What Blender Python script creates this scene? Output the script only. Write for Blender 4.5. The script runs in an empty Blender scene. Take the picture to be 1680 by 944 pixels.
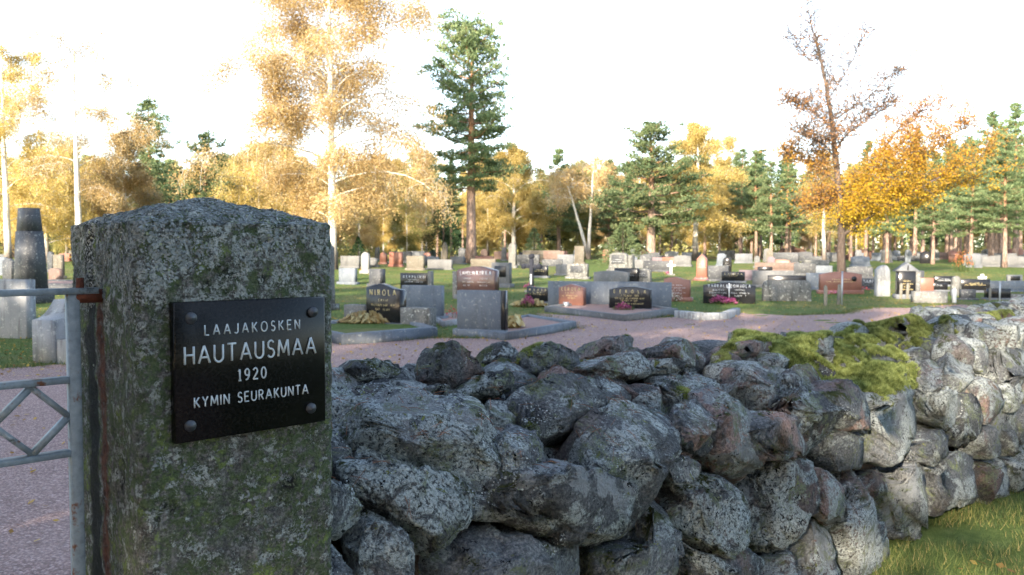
import bpy, bmesh, math, random
import numpy as np
from mathutils import Vector, Matrix, noise
from mathutils.bvhtree import BVHTree

R = math.radians
scene = bpy.context.scene
COL = scene.collection

# ------------------------------------------------------------------ camera
EYE = 1.45
FPX = 1356.0            # focal length in pixels of the 1680 wide photograph
HORIZON = 415.0
PITCH = math.atan((472.0 - HORIZON) / FPX)
cam_d = bpy.data.cameras.new('camera')
cam = bpy.data.objects.new('camera', cam_d)
COL.objects.link(cam)
cam.location = (0, 0, EYE)
cam.rotation_euler = (R(90) - PITCH, 0, 0)
cam_d.sensor_width = 22.3
cam_d.lens = 22.3 * FPX / 1680.0
cam_d.clip_start = 0.05
cam_d.clip_end = 3000
cam_d.dof.use_dof = True
cam_d.dof.focus_distance = 1.95
cam_d.dof.aperture_fstop = 5.0
scene.camera = cam

# ------------------------------------------------------------------ sky and sun
SUN_EL = R(19.0)
SUN_AZ = R(205.0)        # clockwise from +Y: behind the camera, a little to the left
SHADE = [(10, -14, 0, 1.25), (12, -9, 1, 1.6), (9, -4.5, 0, 1.2), (13, -2.0, 1, 1.7), (21, 2.5, 0, 1.3), (10, 4, 0, 1.25), (12, 8.5, 0, 1.2), (10, 13, 1, 1.6), (14, 18, 0, 1.2), (16, -6, 0, 1.3), (17, 3, 0, 1.3), (18, 11, 0, 1.35), (18, -16, 4, 1.1), (17, 24, 0, 1.2), (12, -20, 0, 1.1), (22, -10, 2, 1.1), (22, 7, 3, 1.1), (13, 29, 0, 1.2), (9, 23, 1, 1.4), (8, 9, 1, 1.3), (15, -26, 0, 1.2), (13, -0.9, 0, 1.25), (21, 1.9, 1, 1.6), (20, -12, 2, 1.15), (21, -8, 4, 1.3), (19, -5, 2, 1.12), (21, 5.5, 2, 1.12), (19, 9, 4, 1.25), (21, 13, 2, 1.15), (20, 17, 4, 1.25)]  # trees behind the camera: distance towards the sun, offset, kind, size
world = bpy.data.worlds.new('World')
scene.world = world
world.use_nodes = True
wn = world.node_tree
bg = wn.nodes['Background']
sky = wn.nodes.new('ShaderNodeTexSky')
sky.sky_type = 'NISHITA'
sky.sun_disc = False
sky.sun_elevation = SUN_EL
sky.sun_rotation = SUN_AZ
sky.air_density = 1.0
sky.dust_density = 1.0
sky.ozone_density = 1.6
# thin high cloud: the sky's colour drawn part of the way to white, uneven as cirrus is
tcw = wn.nodes.new('ShaderNodeTexCoord')
cl = wn.nodes.new('ShaderNodeTexNoise'); cl.inputs['Scale'].default_value = 1.6; cl.inputs['Detail'].default_value = 6; cl.inputs['Distortion'].default_value = .6
mp = wn.nodes.new('ShaderNodeMapping'); mp.inputs['Scale'].default_value = (1, 1, 3.0)
wn.links.new(tcw.outputs['Generated'], mp.inputs[0]); wn.links.new(mp.outputs[0], cl.inputs['Vector'])
rp = wn.nodes.new('ShaderNodeMapRange'); rp.inputs['From Min'].default_value = .35; rp.inputs['From Max'].default_value = .65; rp.inputs['To Min'].default_value = .0; rp.inputs['To Max'].default_value = .35
wn.links.new(cl.outputs['Fac'], rp.inputs['Value'])
bw = wn.nodes.new('ShaderNodeHueSaturation'); bw.inputs['Saturation'].default_value = .12; bw.inputs['Value'].default_value = 1.35
wn.links.new(sky.outputs[0], bw.inputs['Color'])
mxw = wn.nodes.new('ShaderNodeMix'); mxw.data_type = 'RGBA'
wn.links.new(rp.outputs[0], mxw.inputs['Factor']); wn.links.new(sky.outputs[0], mxw.inputs[6]); wn.links.new(bw.outputs[0], mxw.inputs[7])
wn.links.new(mxw.outputs[2], bg.inputs[0])
bg.inputs[1].default_value = 0.15

sun_d = bpy.data.lights.new('sun', 'SUN')
sun = bpy.data.objects.new('sun', sun_d)
COL.objects.link(sun)
sun_dir = Vector((math.sin(SUN_AZ) * math.cos(SUN_EL), math.cos(SUN_AZ) * math.cos(SUN_EL), math.sin(SUN_EL)))
sun.rotation_euler = (-sun_dir).to_track_quat('-Z', 'Y').to_euler()
sun.location = sun_dir * 60
sun_d.energy = 4.1
sun_d.angle = R(0.53)
sun_d.color = (1.0, 0.86, 0.68)

scene.view_settings.view_transform = 'Standard'
scene.view_settings.look = 'None'
scene.view_settings.gamma = 1.0
scene.view_settings.exposure = 2.15
scene.view_settings.use_curve_mapping = False
scene.render.engine = 'CYCLES'
scene.cycles.use_denoising = True
scene.cycles.max_bounces = 5
scene.cycles.diffuse_bounces = 3
scene.cycles.glossy_bounces = 2
scene.cycles.transmission_bounces = 3
scene.cycles.transparent_max_bounces = 4
scene.cycles.use_adaptive_sampling = True
scene.cycles.adaptive_threshold = 0.02

# ------------------------------------------------------------------ pixels to places
CP, SP = math.cos(PITCH), math.sin(PITCH)
def ray(x, y):
    u = (x - 840.0) / FPX
    v = (472.0 - y) / FPX
    return np.array([u, CP + v * SP, v * CP - SP])

def terrain(x, y):
    t = np.maximum(0.0, np.asarray(y, float) - 12.0)
    r = 1.30 * (1 - np.exp(-(t * t / (t + 6.0)) / 50.0))
    b = 0.02 * np.sin(x * 0.55 + 1.3) * np.sin(y * 0.43 + .4) + 0.012 * np.sin(x * 1.7 + y * 1.1)
    return r + b * np.clip((np.asarray(y, float) - 8) / 6, 0, 1)

def ground(x, y):
    """where the sight line through a pixel meets the ground"""
    d = ray(x, y)
    ts = np.geomspace(1.5, 400, 4000)
    P = ts[:, None] * d[None, :]
    h = EYE + P[:, 2] - terrain(P[:, 0], P[:, 1])
    i = np.argmax(h <= 0)
    if h[i] > 0: i = len(ts) - 1
    return Vector((P[i, 0], P[i, 1], float(terrain(P[i, 0], P[i, 1]))))

def at_depth(x, depth):
    X = (x - 840.0) / FPX * depth
    return Vector((X, depth, float(terrain(X, depth))))

def top_height(y, p):
    """height above the ground at p of something whose top shows at image row y"""
    return EYE + (HORIZON - y) / FPX * p.y - p.z

# ------------------------------------------------------------------ mesh helpers
class MB:
    """collects polygons; build() links them as one mesh object"""
    def __init__(self):
        self.V = []; self.F = []; self.T = []; self.n = 0
    def add(self, V, *faces, tint=None):
        V = np.asarray(V, float).reshape(-1, 3)
        for F in faces:
            F = np.asarray(F, np.int64)
            if F.ndim == 1: F = F[None, :]
            self.F.append(F + self.n)
            if tint is None: self.T.append(np.full(len(F), 0.5))
            elif np.isscalar(tint): self.T.append(np.full(len(F), tint))
            else: self.T.append(np.asarray(tint, float))
        self.V.append(V); self.n += len(V)
        return self
    def mesh(self, name, smooth=False):
        me = bpy.data.meshes.new(name)
        V = np.concatenate(self.V)
        me.vertices.add(len(V))
        me.vertices.foreach_set('co', V.astype(np.float32).ravel())
        L = np.concatenate([f.ravel() for f in self.F])
        tot = np.concatenate([np.full(len(f), f.shape[1]) for f in self.F])
        me.loops.add(len(L))
        me.loops.foreach_set('vertex_index', L.astype(np.int32))
        me.polygons.add(len(tot))
        st = np.concatenate([[0], np.cumsum(tot)[:-1]])
        me.polygons.foreach_set('loop_start', st.astype(np.int32))
        me.update(calc_edges=True)
        a = me.attributes.new('tint', 'FLOAT', 'FACE')
        a.data.foreach_set('value', np.concatenate(self.T).astype(np.float32))
        if smooth:
            me.polygons.foreach_set('use_smooth', np.ones(len(tot), bool))
        return me
    def build(self, name, mat, parent=None, smooth=False):
        me = self.mesh(name, smooth)
        me.materials.append(mat)
        o = bpy.data.objects.new(name, me)
        COL.objects.link(o)
        if parent: o.parent = parent
        return o
    # ---- shapes
    def box(self, x0, x1, y0, y1, z0, z1, ch=0.0):
        if ch <= 0:
            V = [(x, y, z) for z in (z0, z1) for y in (y0, y1) for x in (x0, x1)]
            return self.add(V, [(0, 2, 3, 1), (4, 5, 7, 6), (0, 1, 5, 4), (2, 6, 7, 3), (0, 4, 6, 2), (1, 3, 7, 5)])
        return self.prism([(x0, z0), (x1, z0), (x1, z1), (x0, z1)], y0, y1, ch)
    def prism(self, outline, y0, y1, ch=0.01):
        """outline in x,z, counter-clockwise seen from the front (-y), extruded along y, edges chamfered"""
        P = np.asarray(outline, float); n = len(P)
        c = (P.max(0) + P.min(0)) / 2
        half = np.maximum((P.max(0) - P.min(0)) / 2, 1e-6)
        I = c + (P - c) * (1 - np.minimum(ch / half, .4))
        def ring(Q, y): return np.column_stack([Q[:, 0], np.full(n, y), Q[:, 1]])
        V = np.concatenate([ring(I, y0), ring(P, y0 + ch), ring(P, y1 - ch), ring(I, y1)])
        i = np.arange(n); j = (i + 1) % n
        Q = np.concatenate([np.column_stack([k * n + i, k * n + j, (k + 1) * n + j, (k + 1) * n + i]) for k in range(3)])
        return self.add(V, Q, np.arange(n)[::-1], 3 * n + np.arange(n))
    def tube(self, P, r, sides=6, cap=True):
        P = np.asarray(P, float); n = len(P)
        r = np.full(n, r) if np.isscalar(r) else np.asarray(r, float)
        T = np.gradient(P, axis=0); T /= np.linalg.norm(T, axis=1)[:, None] + 1e-12
        up = np.tile([0.0, 0.0, 1.0], (n, 1))
        up[np.abs(T[:, 2]) > 0.93] = (1.0, 0.0, 0.0)
        if abs(T[:, 2]).max() > .93 and abs(T[:, 2]).min() < .93:
            up[:] = (0.577, 0.577, 0.577)
        A = np.cross(T, up); A /= np.linalg.norm(A, axis=1)[:, None] + 1e-12
        B = np.cross(T, A)
        a = np.arange(sides) / sides * 2 * math.pi
        V = P[:, None, :] + r[:, None, None] * (np.cos(a)[None, :, None] * A[:, None, :] + np.sin(a)[None, :, None] * B[:, None, :])
        i = np.arange(sides); j = (i + 1) % sides
        Q = np.concatenate([np.column_stack([k * sides + i, (k + 1) * sides + i, (k + 1) * sides + j, k * sides + j]) for k in range(n - 1)])
        if cap and sides > 2:
            return self.add(V.reshape(-1, 3), Q, np.arange(sides), (n - 1) * sides + np.arange(sides)[::-1])
        return self.add(V.reshape(-1, 3), Q)
    def quads(self, C, A, B, tint=None):
        """one rhombus per row: centre C, half axes A and B"""
        n = len(C)
        V = np.stack([C - A, C + B * .9 - A * .1, C + A, C - B * .9 - A * .1], 1).reshape(-1, 3)
        return self.add(V, np.arange(4 * n).reshape(n, 4), tint=tint)
    def tris(self, C, A, B, tint=None):
        n = len(C)
        V = np.stack([C - A * .8 - B, C - A * .8 + B, C + A], 1).reshape(-1, 3)
        return self.add(V, np.arange(3 * n).reshape(n, 3), tint=tint)
    def blades(self, base, tip, w, tint=None):
        n = len(base)
        d = tip - base
        s = np.cross(d, np.random.default_rng(5).normal(size=(n, 3)))
        s /= np.linalg.norm(s, axis=1)[:, None] + 1e-9
        s *= np.asarray(w).reshape(-1, 1) * .5
        V = np.stack([base - s, base + s, tip], 1).reshape(-1, 3)
        return self.add(V, np.arange(3 * n).reshape(n, 3), tint=tint)

def empty(name, loc=(0, 0, 0), rz=0.0):
    o = bpy.data.objects.new(name, None)
    o.empty_display_size = 0.1
    COL.objects.link(o)
    o.location = loc
    o.rotation_euler = (0, 0, rz)
    return o

def tag(o, label=None, cat=None, group=None, kind=None):
    if label: o['label'] = label
    if cat: o['category'] = cat
    if group: o['group'] = group
    if kind: o['kind'] = kind
    return o

def copy_tree(o, parent=None):
    c = o.copy(); COL.objects.link(c); c.parent = parent
    for ch in list(o.children):
        copy_tree(ch, c)
    return c

# ------------------------------------------------------------------ materials
class Mat:
    def __init__(self, name, rough=0.8, spec=0.3):
        self.m = bpy.data.materials.new(name); self.m.use_nodes = True
        self.t = self.m.node_tree; self.N = self.t.nodes; self.L = self.t.links
        self.b = self.N['Principled BSDF']
        self.b.inputs['Roughness'].default_value = rough
        self.b.inputs['Specular IOR Level'].default_value = spec
        tc = self.N.new('ShaderNodeTexCoord'); self.obj = tc.outputs['Object']
        self.geo = self.N.new('ShaderNodeNewGeometry')
        self.oi = None
    def rand(self):
        if self.oi is None: self.oi = self.N.new('ShaderNodeObjectInfo')
        return self.oi.outputs['Random']
    def link(self, a, b): self.L.new(a, b)
    def setin(self, sock, v):
        if hasattr(v, 'is_output'): self.L.new(v, sock)
        elif isinstance(v, (tuple, list)) and len(v) == 3 and sock.type == 'RGBA': sock.default_value = (*v, 1)
        else: sock.default_value = v
    def shift(self):
        """object coordinates moved by the object's own random number, so alike pieces differ"""
        m = self.N.new('ShaderNodeVectorMath'); m.operation = 'ADD'
        s = self.N.new('ShaderNodeMath'); s.operation = 'MULTIPLY'; s.inputs[1].default_value = 57.0
        self.L.new(self.rand(), s.inputs[0])
        self.L.new(self.obj, m.inputs[0]); self.L.new(s.outputs[0], m.inputs[1])
        return m.outputs[0]
    def noise(self, scale, detail=4, rough=.55, dist=0.0, vec=None):
        n = self.N.new('ShaderNodeTexNoise')
        n.inputs['Scale'].default_value = scale; n.inputs['Detail'].default_value = detail
        n.inputs['Roughness'].default_value = rough; n.inputs['Distortion'].default_value = dist
        self.L.new(vec or self.obj, n.inputs['Vector'])
        return n.outputs['Fac']
    def voro(self, scale, vec=None, feature='F1', out='Distance', rand=1.0):
        n = self.N.new('ShaderNodeTexVoronoi'); n.feature = feature
        n.inputs['Scale'].default_value = scale; n.inputs['Randomness'].default_value = rand
        self.L.new(vec or self.obj, n.inputs['Vector'])
        return n.outputs[out]
    def ramp(self, fac, *stops, interp='LINEAR'):
        n = self.N.new('ShaderNodeValToRGB'); n.color_ramp.interpolation = interp
        e = n.color_ramp.elements
        while len(e) < len(stops): e.new(0.5)
        for k, (p, c) in enumerate(stops):
            e[k].position = p
            e[k].color = (c, c, c, 1) if np.isscalar(c) else (*c, 1)
        self.L.new(fac, n.inputs[0])
        return n.outputs[0]
    def mask(self, fac, a, b):
        n = self.N.new('ShaderNodeMapRange'); n.interpolation_type = 'SMOOTHSTEP'
        n.inputs['From Min'].default_value = a; n.inputs['From Max'].default_value = b
        self.L.new(fac, n.inputs['Value'])
        return n.outputs[0]
    def math(self, op, a, b=0.0):
        n = self.N.new('ShaderNodeMath'); n.operation = op
        self.setin(n.inputs[0], a); self.setin(n.inputs[1], b)
        return n.outputs[0]
    def mix(self, fac, a, b, mode='MIX'):
        n = self.N.new('ShaderNodeMix'); n.data_type = 'RGBA'; n.blend_type = mode
        self.setin(n.inputs['Factor'], fac)
        self.setin(n.inputs[6], a); self.setin(n.inputs[7], b)
        return n.outputs[2]
    def xyz(self, vec=None):
        n = self.N.new('ShaderNodeSeparateXYZ'); self.L.new(vec or self.obj, n.inputs[0]); return n.outputs
    def color(self, c): self.setin(self.b.inputs['Base Color'], c); return self
    def bump(self, h, dist=0.01, strength=1.0, normal=None):
        n = self.N.new('ShaderNodeBump'); n.inputs['Distance'].default_value = dist; n.inputs['Strength'].default_value = strength
        self.L.new(h, n.inputs['Height'])
        if normal: self.L.new(normal, n.inputs['Normal'])
        self.L.new(n.outputs[0], self.b.inputs['Normal'])
        return n.outputs[0]
    def attr(self, name):
        n = self.N.new('ShaderNodeAttribute'); n.attribute_name = name; return n.outputs['Fac']

M = {}
def leaf_mat(name, stops, trans=0.35, rough=.6):
    a = Mat(name, rough, .2)
    c = a.ramp(a.attr('tint'), *stops)
    h = a.N.new('ShaderNodeHueSaturation')
    a.L.new(c, h.inputs['Color'])
    a.L.new(a.math('ADD', a.math('MULTIPLY', a.rand(), 0.5), 0.75), h.inputs['Value'])
    a.color(h.outputs[0])
    t = a.N.new('ShaderNodeBsdfTranslucent'); a.L.new(h.outputs[0], t.inputs[0])
    mx = a.N.new('ShaderNodeMixShader'); mx.inputs[0].default_value = trans
    a.L.new(a.b.outputs[0], mx.inputs[1]); a.L.new(t.outputs[0], mx.inputs[2])
    a.L.new(mx.outputs[0], a.N['Material Output'].inputs[0])
    M[name] = a.m
leaf_mat('pine_needles', [(0, (.075, .12, .055)), (.5, (.155, .21, .095)), (1, (.26, .295, .14))], .38)
leaf_mat('spruce_needles', [(0, (.015, .036, .016)), (.6, (.034, .068, .026)), (1, (.06, .10, .035))], .15)
leaf_mat('birch_gold', [(0, (.33, .24, .07)), (.5, (.49, .375, .125)), (1, (.58, .48, .20))], .5)
leaf_mat('birch_orange', [(0, (.34, .22, .095)), (.5, (.48, .345, .155)), (1, (.56, .44, .23))], .5)
leaf_mat('birch_green', [(0, (.19, .19, .065)), (.5, (.34, .32, .11)), (1, (.47, .41, .16))], .5)
leaf_mat('maple_leaves', [(0, (0.295, 0.156, 0.082)), (.22, (0.377, 0.189, 0.057)), (.5, (0.459, 0.271, 0.025)), (.8, (0.492, 0.353, 0.033)), (1, (0.344, 0.344, 0.041))], .4)
leaf_mat('rust_leaves', [(0, (.24, .07, .03)), (.5, (.36, .13, .05)), (1, (.45, .22, .07))], .4)
leaf_mat('grass_blades', [(0, (.045, .07, .02)), (.6, (.09, .125, .038)), (.9, (.16, .18, .05)), (1, (.30, .24, .10))], .3)
leaf_mat('moss_blades', [(0, (.05, .068, .02)), (.5, (.18, .215, .06)), (1, (.36, .40, .15))], .3)
leaf_mat('straw', [(0, (.42, .25, .08)), (.5, (.62, .45, .18)), (1, (.72, .60, .30))], .3)
leaf_mat('pink_petals', [(0, (.16, .02, .06)), (.5, (.36, .05, .16)), (1, (.52, .16, .30))], .2)
leaf_mat('white_petals', [(0, (.55, .52, .42)), (1, (.8, .8, .74))], .3)
leaf_mat('orange_petals', [(0, (.5, .20, .01)), (1, (.75, .38, .02))], .2)
leaf_mat('red_petals', [(0, (.35, .03, .03)), (1, (.6, .12, .10))], .2)
leaf_mat('lichen_flakes', [(0, (.10, .115, .115)), (.4, (.20, .22, .22)), (.8, (.33, .355, .35)), (1, (.26, .30, .19))], .1, .9)
leaf_mat('fallen_leaf', [(0, (.16, .07, .03)), (.5, (.42, .25, .05)), (1, (.58, .40, .08))], .3)
leaf_mat('dry_needle', [(0, (.16, .06, .03)), (1, (.30, .13, .06))], 0)

def bark(name, low, high, split, scale=14, white=False):
    a = Mat(name, .9, .2)
    v = a.N.new('ShaderNodeMapping'); v.inputs['Scale'].default_value = (1, 1, .18 if not white else 2.2)
    a.L.new(a.obj, v.inputs[0])
    n = a.noise(scale, 5, .65, 0, v.outputs[0])
    z = a.xyz()[2]
    if white:
        streak = a.mask(n, .56, .66)
        base = a.mix(a.mask(z, split * .15, split), (.12, .10, .085), (.62, .58, .52))
        c = a.mix(streak, base, (.07, .055, .05))
    else:
        k = a.mask(z, split * .5, split)
        c = a.mix(k, low, high)
        c = a.mix(a.mask(n, .42, .6), a.mix(.65, c, (.03, .02, .015)), c)
    a.color(c); a.bump(n, .03, .8); M[name] = a.m
bark('pine_bark', (.36, .255, .20), (.46, .25, .135), 7.0)
bark('birch_bark', None, None, 2.2, 7, True)
bark('dark_bark', (.085, .066, .055), (.15, .12, .10), 4.0, 20)

def simple(name, col, rough=.6, spec=.4, var=.25, scale=9, bump=.0, metal=0):
    a = Mat(name, rough, spec)
    v = a.shift()
    n = a.noise(scale, 5, .6, 0, v)
    dark = tuple(x * (1 - var) for x in col); light = tuple(min(1, x * (1 + var)) for x in col)
    a.color(a.ramp(n, (.3, dark), (.7, light)))
    a.b.inputs['Metallic'].default_value = metal
    if bump: a.bump(a.noise(scale * 6, 4, .6, 0, v), bump)
    M[name] = a.m
    return a

def granite(name, c0, c1, rough=.7, spec=.4, weather=.0, fine=120):
    """speckled cut stone; weather adds dark runs and pale lichen blots"""
    a = Mat(name, rough, spec)
    v = a.shift()
    f = a.noise(fine, 2, .6, 0, v)
    big = a.noise(2.2, 4, .6, .3, v)
    c = a.mix(a.mask(f, .35, .65), c0, c1)
    c = a.mix(a.math('MULTIPLY', a.mask(big, .35, .7), .35), c, tuple(x * .6 for x in c0))
    if weather:
        st = a.N.new('ShaderNodeMapping'); st.inputs['Scale'].default_value = (1, 1, .12); a.L.new(v, st.inputs[0])
        run = a.noise(7, 4, .65, 0, st.outputs[0])
        c = a.mix(a.math('MULTIPLY', a.mask(run, .50, .68), weather), c, (.035, .037, .033))
        li = a.noise(16, 4, .65, .6, v)
        c = a.mix(a.math('MULTIPLY', a.mask(li, .58, .64), weather), c, (.46, .47, .42))
        a.bump(a.noise(30, 4, .7, 0, v), .006, .7)
    a.color(c); M[name] = a.m
granite('black_granite', (0.010, 0.010, 0.011), (0.020, 0.020, 0.022), .22, .3)
granite('grey_granite', (0.102, 0.110, 0.120), (0.153, 0.158, 0.168), .7, .3, .25)
granite('blue_granite', (0.096, 0.114, 0.138), (0.144, 0.162, 0.186), .7, .3, .30)
granite('pale_granite', (0.107, 0.110, 0.113), (0.139, 0.139, 0.139), .75, .3, .25)
granite('dark_granite', (0.036, 0.039, 0.045), (0.066, 0.069, 0.075), .6, .35, .35)
granite('rough_granite', (0.102, 0.105, 0.102), (0.180, 0.174, 0.162), .9, .2, .75, 60)
granite('red_granite', (0.180, 0.075, 0.053), (0.270, 0.124, 0.086), .45, .4)
granite('pink_granite', (0.121, 0.078, 0.063), (0.150, 0.104, 0.086), .7, .3, .2)
granite('brown_granite', (0.068, 0.036, 0.032), (0.135, 0.074, 0.063), .25, .5)
granite('purple_granite', (0.120, 0.090, 0.102), (0.174, 0.132, 0.144), .7, .3, .2)
granite('white_stone', (0.189, 0.189, 0.185), (0.228, 0.228, 0.221), .8, .3, .2)
granite('white_concrete', (0.224, 0.235, 0.245), (0.286, 0.291, 0.296), .9, .2, .55)
granite('concrete', (0.144, 0.141, 0.132), (0.216, 0.210, 0.198), .9, .2, .6)
granite('sand_stone', (0.114, 0.100, 0.078), (0.146, 0.130, 0.106), .9, .2, .3)
simple('silver_letter', (.62, .64, .66), .45, .5, .1)
simple('gold_letter', (.62, .50, .24), .45, .5, .1)
simple('white_paint', (.52, .52, .50), .5, .4, .08)
simple('black_iron', (.02, .022, .03), .8, .15, .2)
simple('rust', (.10, .034, .020), .85, .2, .5, 40, .002)
simple('gravel_fill', (.30, .20, .17), .95, .1, .4, 60, .01)
simple('soil', (.07, .048, .034), .95, .1, .5, 14, .03)
simple('soil_mound', (.11, .062, .042), .95, .1, .45, 1.5, .05)
simple('weathered_wood', (.16, .15, .125), .9, .2, .25, 20)
simple('zinc', (.38, .40, .42), .45, .5, .15, 30, 0, .6)
simple('car_red', (.42, .02, .03), .25, .5, .05)
simple('car_silver', (.36, .38, .40), .3, .5, .05)
simple('car_glass', (.02, .022, .025), .08, .5, .0)
simple('rubber', (.015, .015, .015), .8, .2, .1)
simple('plaque_edge', (.17, .18, .175), .6, .3, .3)

# painted gate steel: grey-blue paint, dirt and rust at the wear
a = Mat('gate_paint', .5, .3)
n = a.noise(22, 5, .65); n2 = a.noise(70, 3, .6)
c = a.ramp(n2, (.3, (.15, .18, .20)), (.7, (.24, .28, .30)))
c = a.mix(a.mask(n, .58, .66), c, (.13, .055, .03))
c = a.mix(a.mask(a.noise(13, 5, .7, .5), .60, .68), c, (.055, .06, .055))
a.color(c); a.bump(n2, .002, .5); M['gate_paint'] = a.m

# field stones of the wall: grey and pinkish granite under crusts of lichen
a = Mat('field_stone', .92, .15)
v = a.shift()
r = a.rand()
mineral = a.noise(95, 3, .7, 0, v)
band = a.noise(3.2, 5, .6, .8, v)
grey = a.ramp(mineral, (.28, (.028, .031, .035)), (.5, (.082, .087, .092)), (.75, (.18, .186, .19)))
pink = a.ramp(mineral, (.28, (.07, .050, .047)), (.5, (.185, .125, .11)), (.75, (.30, .22, .20)))
rust_c = a.ramp(mineral, (.3, (.07, .040, .026)), (.7, (.19, .11, .065)))
oc = a.N.new('ShaderNodeSeparateColor'); a.L.new(a.oi.outputs['Color'], oc.inputs[0])
pk = a.math('MULTIPLY', a.mask(band, .45, .62), oc.outputs[0])
base = a.mix(pk, grey, pink)
base = a.mix(a.math('MULTIPLY', a.mask(a.noise(2.1, 3, .6, .4, v), .60, .72), a.math('ADD', a.math('MULTIPLY', oc.outputs[0], .6), .25)), base, rust_c)
base = a.mix(1.0, base, a.ramp(r, (0, .75), (.5, 1.3), (1, 1.95)), 'MULTIPLY')
base = a.mix(a.math('MULTIPLY', a.mask(a.noise(5, 6, .7, .2, v), .45, .7), .45), base, (.035, .036, .036))
fine = a.noise(150, 4, .8, 0, v)
speck = a.noise(75, 4, .8, .3, v)
# pale crust, broken into specks, in soft edged fields
crust_n = a.math('ADD', a.noise(5.2, 6, .72, .5, v), a.math('MULTIPLY', a.math('SUBTRACT', a.math('FRACT', a.math('MULTIPLY', r, 7.31)), .5), .13))
crust_m = a.math('MULTIPLY', a.mask(crust_n, .475, .54), a.mask(speck, .37, .50))
crust_c = a.ramp(fine, (.25, (.12, .14, .15)), (.5, (.36, .395, .39)), (.75, (.58, .62, .60)))
base = a.mix(crust_m, base, crust_c)
# smooth light grey plates, few
pl = a.math('MULTIPLY', a.mask(a.noise(4.1, 5, .65, .5, v), .57, .60), a.mask(a.math('FRACT', a.math('MULTIPLY', r, 13.7)), .60, .65))
base = a.mix(a.math('MULTIPLY', pl, a.mask(fine, .25, .45)), base, a.ramp(fine, (.3, (.19, .20, .205)), (.7, (.30, .31, .315))))
# green grey crust
g_m = a.math('MULTIPLY', a.mask(a.noise(7.0, 5, .7, .8, v), .53, .63), a.mask(speck, .40, .55))
base = a.mix(g_m, base, a.ramp(fine, (.3, (.085, .105, .065)), (.7, (.22, .25, .15))))
y_n = a.noise(17, 4, .6, .8, v)
base = a.mix(a.math('MULTIPLY', a.mask(y_n, .67, .70), a.mask(fine, .35, .5)), base, (.19, .215, .06))
# rosettes, rare
ro = a.voro(7, v)
rs = a.xyz(a.voro(7, v, out='Color'))[0]
ring = a.math('MULTIPLY', a.math('MULTIPLY', a.mask(ro, .30, .22), a.mask(ro, .06, .20)), a.mask(rs, .93, .94))
base = a.mix(a.math('MULTIPLY', ring, a.mask(speck, .46, .56)), base, (.36, .39, .38))
# black spots
bl = a.noise(34, 4, .7, 1.0, v)
base = a.mix(a.math('MULTIPLY', a.mask(bl, .60, .64), a.mask(a.noise(4, 3, .5, 0, v), .42, .52)), base, (.012, .012, .013))
# thin moss where the stone faces up or sits in joints
nz = a.xyz(a.geo.outputs['Normal'])[2]
ms = a.math('MULTIPLY', a.mask(nz, .15, .8), a.mask(a.noise(7.5, 5, .7, .3, v), .57, .64))
ms2 = a.math('MULTIPLY', a.mask(a.noise(3.3, 5, .72, .6, v), .66, .70), a.mask(speck, .42, .52))
base = a.mix(a.math('MAXIMUM', ms, ms2), base, a.ramp(fine, (.3, (.025, .032, .010)), (.7, (.08, .09, .028))))
a.color(base)
hgt = a.math('ADD', a.math('MULTIPLY', fine, .5), a.math('ADD', a.math('MULTIPLY', crust_m, .4), a.math('ADD', a.math('MULTIPLY', speck, .7), a.math('MULTIPLY', a.noise(22, 6, .7, .4, v), 1.8))))
a.bump(hgt, .016, 1.0)
M['field_stone'] = a.m

# gate post: coarse old concrete with algae, lichen, and a rust run under the hinge
a = Mat('post_stone', .93, .15)
v = a.obj
fine = a.noise(190, 4, .75); mid = a.noise(48, 5, .7, .1)
vd = a.N.new('ShaderNodeVectorMath'); vd.operation = 'ADD'
nd = a.N.new('ShaderNodeTexNoise'); nd.inputs['Scale'].default_value = 60; a.L.new(a.obj, nd.inputs['Vector'])
sd_ = a.N.new('ShaderNodeVectorMath'); sd_.operation = 'SCALE'; sd_.inputs['Scale'].default_value = .022; a.L.new(nd.outputs['Color'], sd_.inputs[0])
a.L.new(a.obj, vd.inputs[0]); a.L.new(sd_.outputs[0], vd.inputs[1])
agg = a.voro(95, vd.outputs[0]); aggc = a.xyz(a.voro(95, vd.outputs[0], out='Color'))[1]
base = a.ramp(a.math('ADD', a.math('MULTIPLY', mid, .5), a.math('MULTIPLY', fine, .5)), (.36, (.016, .016, .016)), (.50, (.095, .093, .088)), (.62, (.30, .295, .28)))
base = a.mix(a.math('MULTIPLY', a.mask(agg, .48, .30), a.mask(aggc, .70, .78)), base, a.ramp(aggc, (.6, (.10, .085, .08)), (1, (.22, .21, .205))))
X = a.xyz()
zz = a.math('MULTIPLY', X[2], 1.0)
alg_n = a.noise(8.5, 6, .72, .2); alg_f = a.noise(60, 5, .75, .15)
alg = a.math('MULTIPLY', a.mask(alg_n, .36, .54), a.mask(alg_f, .40, .52))
base = a.mix(a.math('MULTIPLY', alg, .92), base, a.ramp(fine, (.3, (.028, .044, .020)), (.52, (.075, .105, .046)), (.75, (.14, .185, .085))))
yg = a.math('MULTIPLY', a.mask(a.noise(11, 5, .7, .3), .54, .62), a.mask(alg_f, .44, .55))
base = a.mix(yg, base, a.ramp(fine, (.3, (.10, .14, .040)), (.7, (.21, .27, .09))))
blk = a.math('MULTIPLY', a.mask(a.noise(9, 6, .75, .3), .56, .66), a.mask(alg_f, .46, .54))
base = a.mix(blk, base, (.013, .013, .013))
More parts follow.
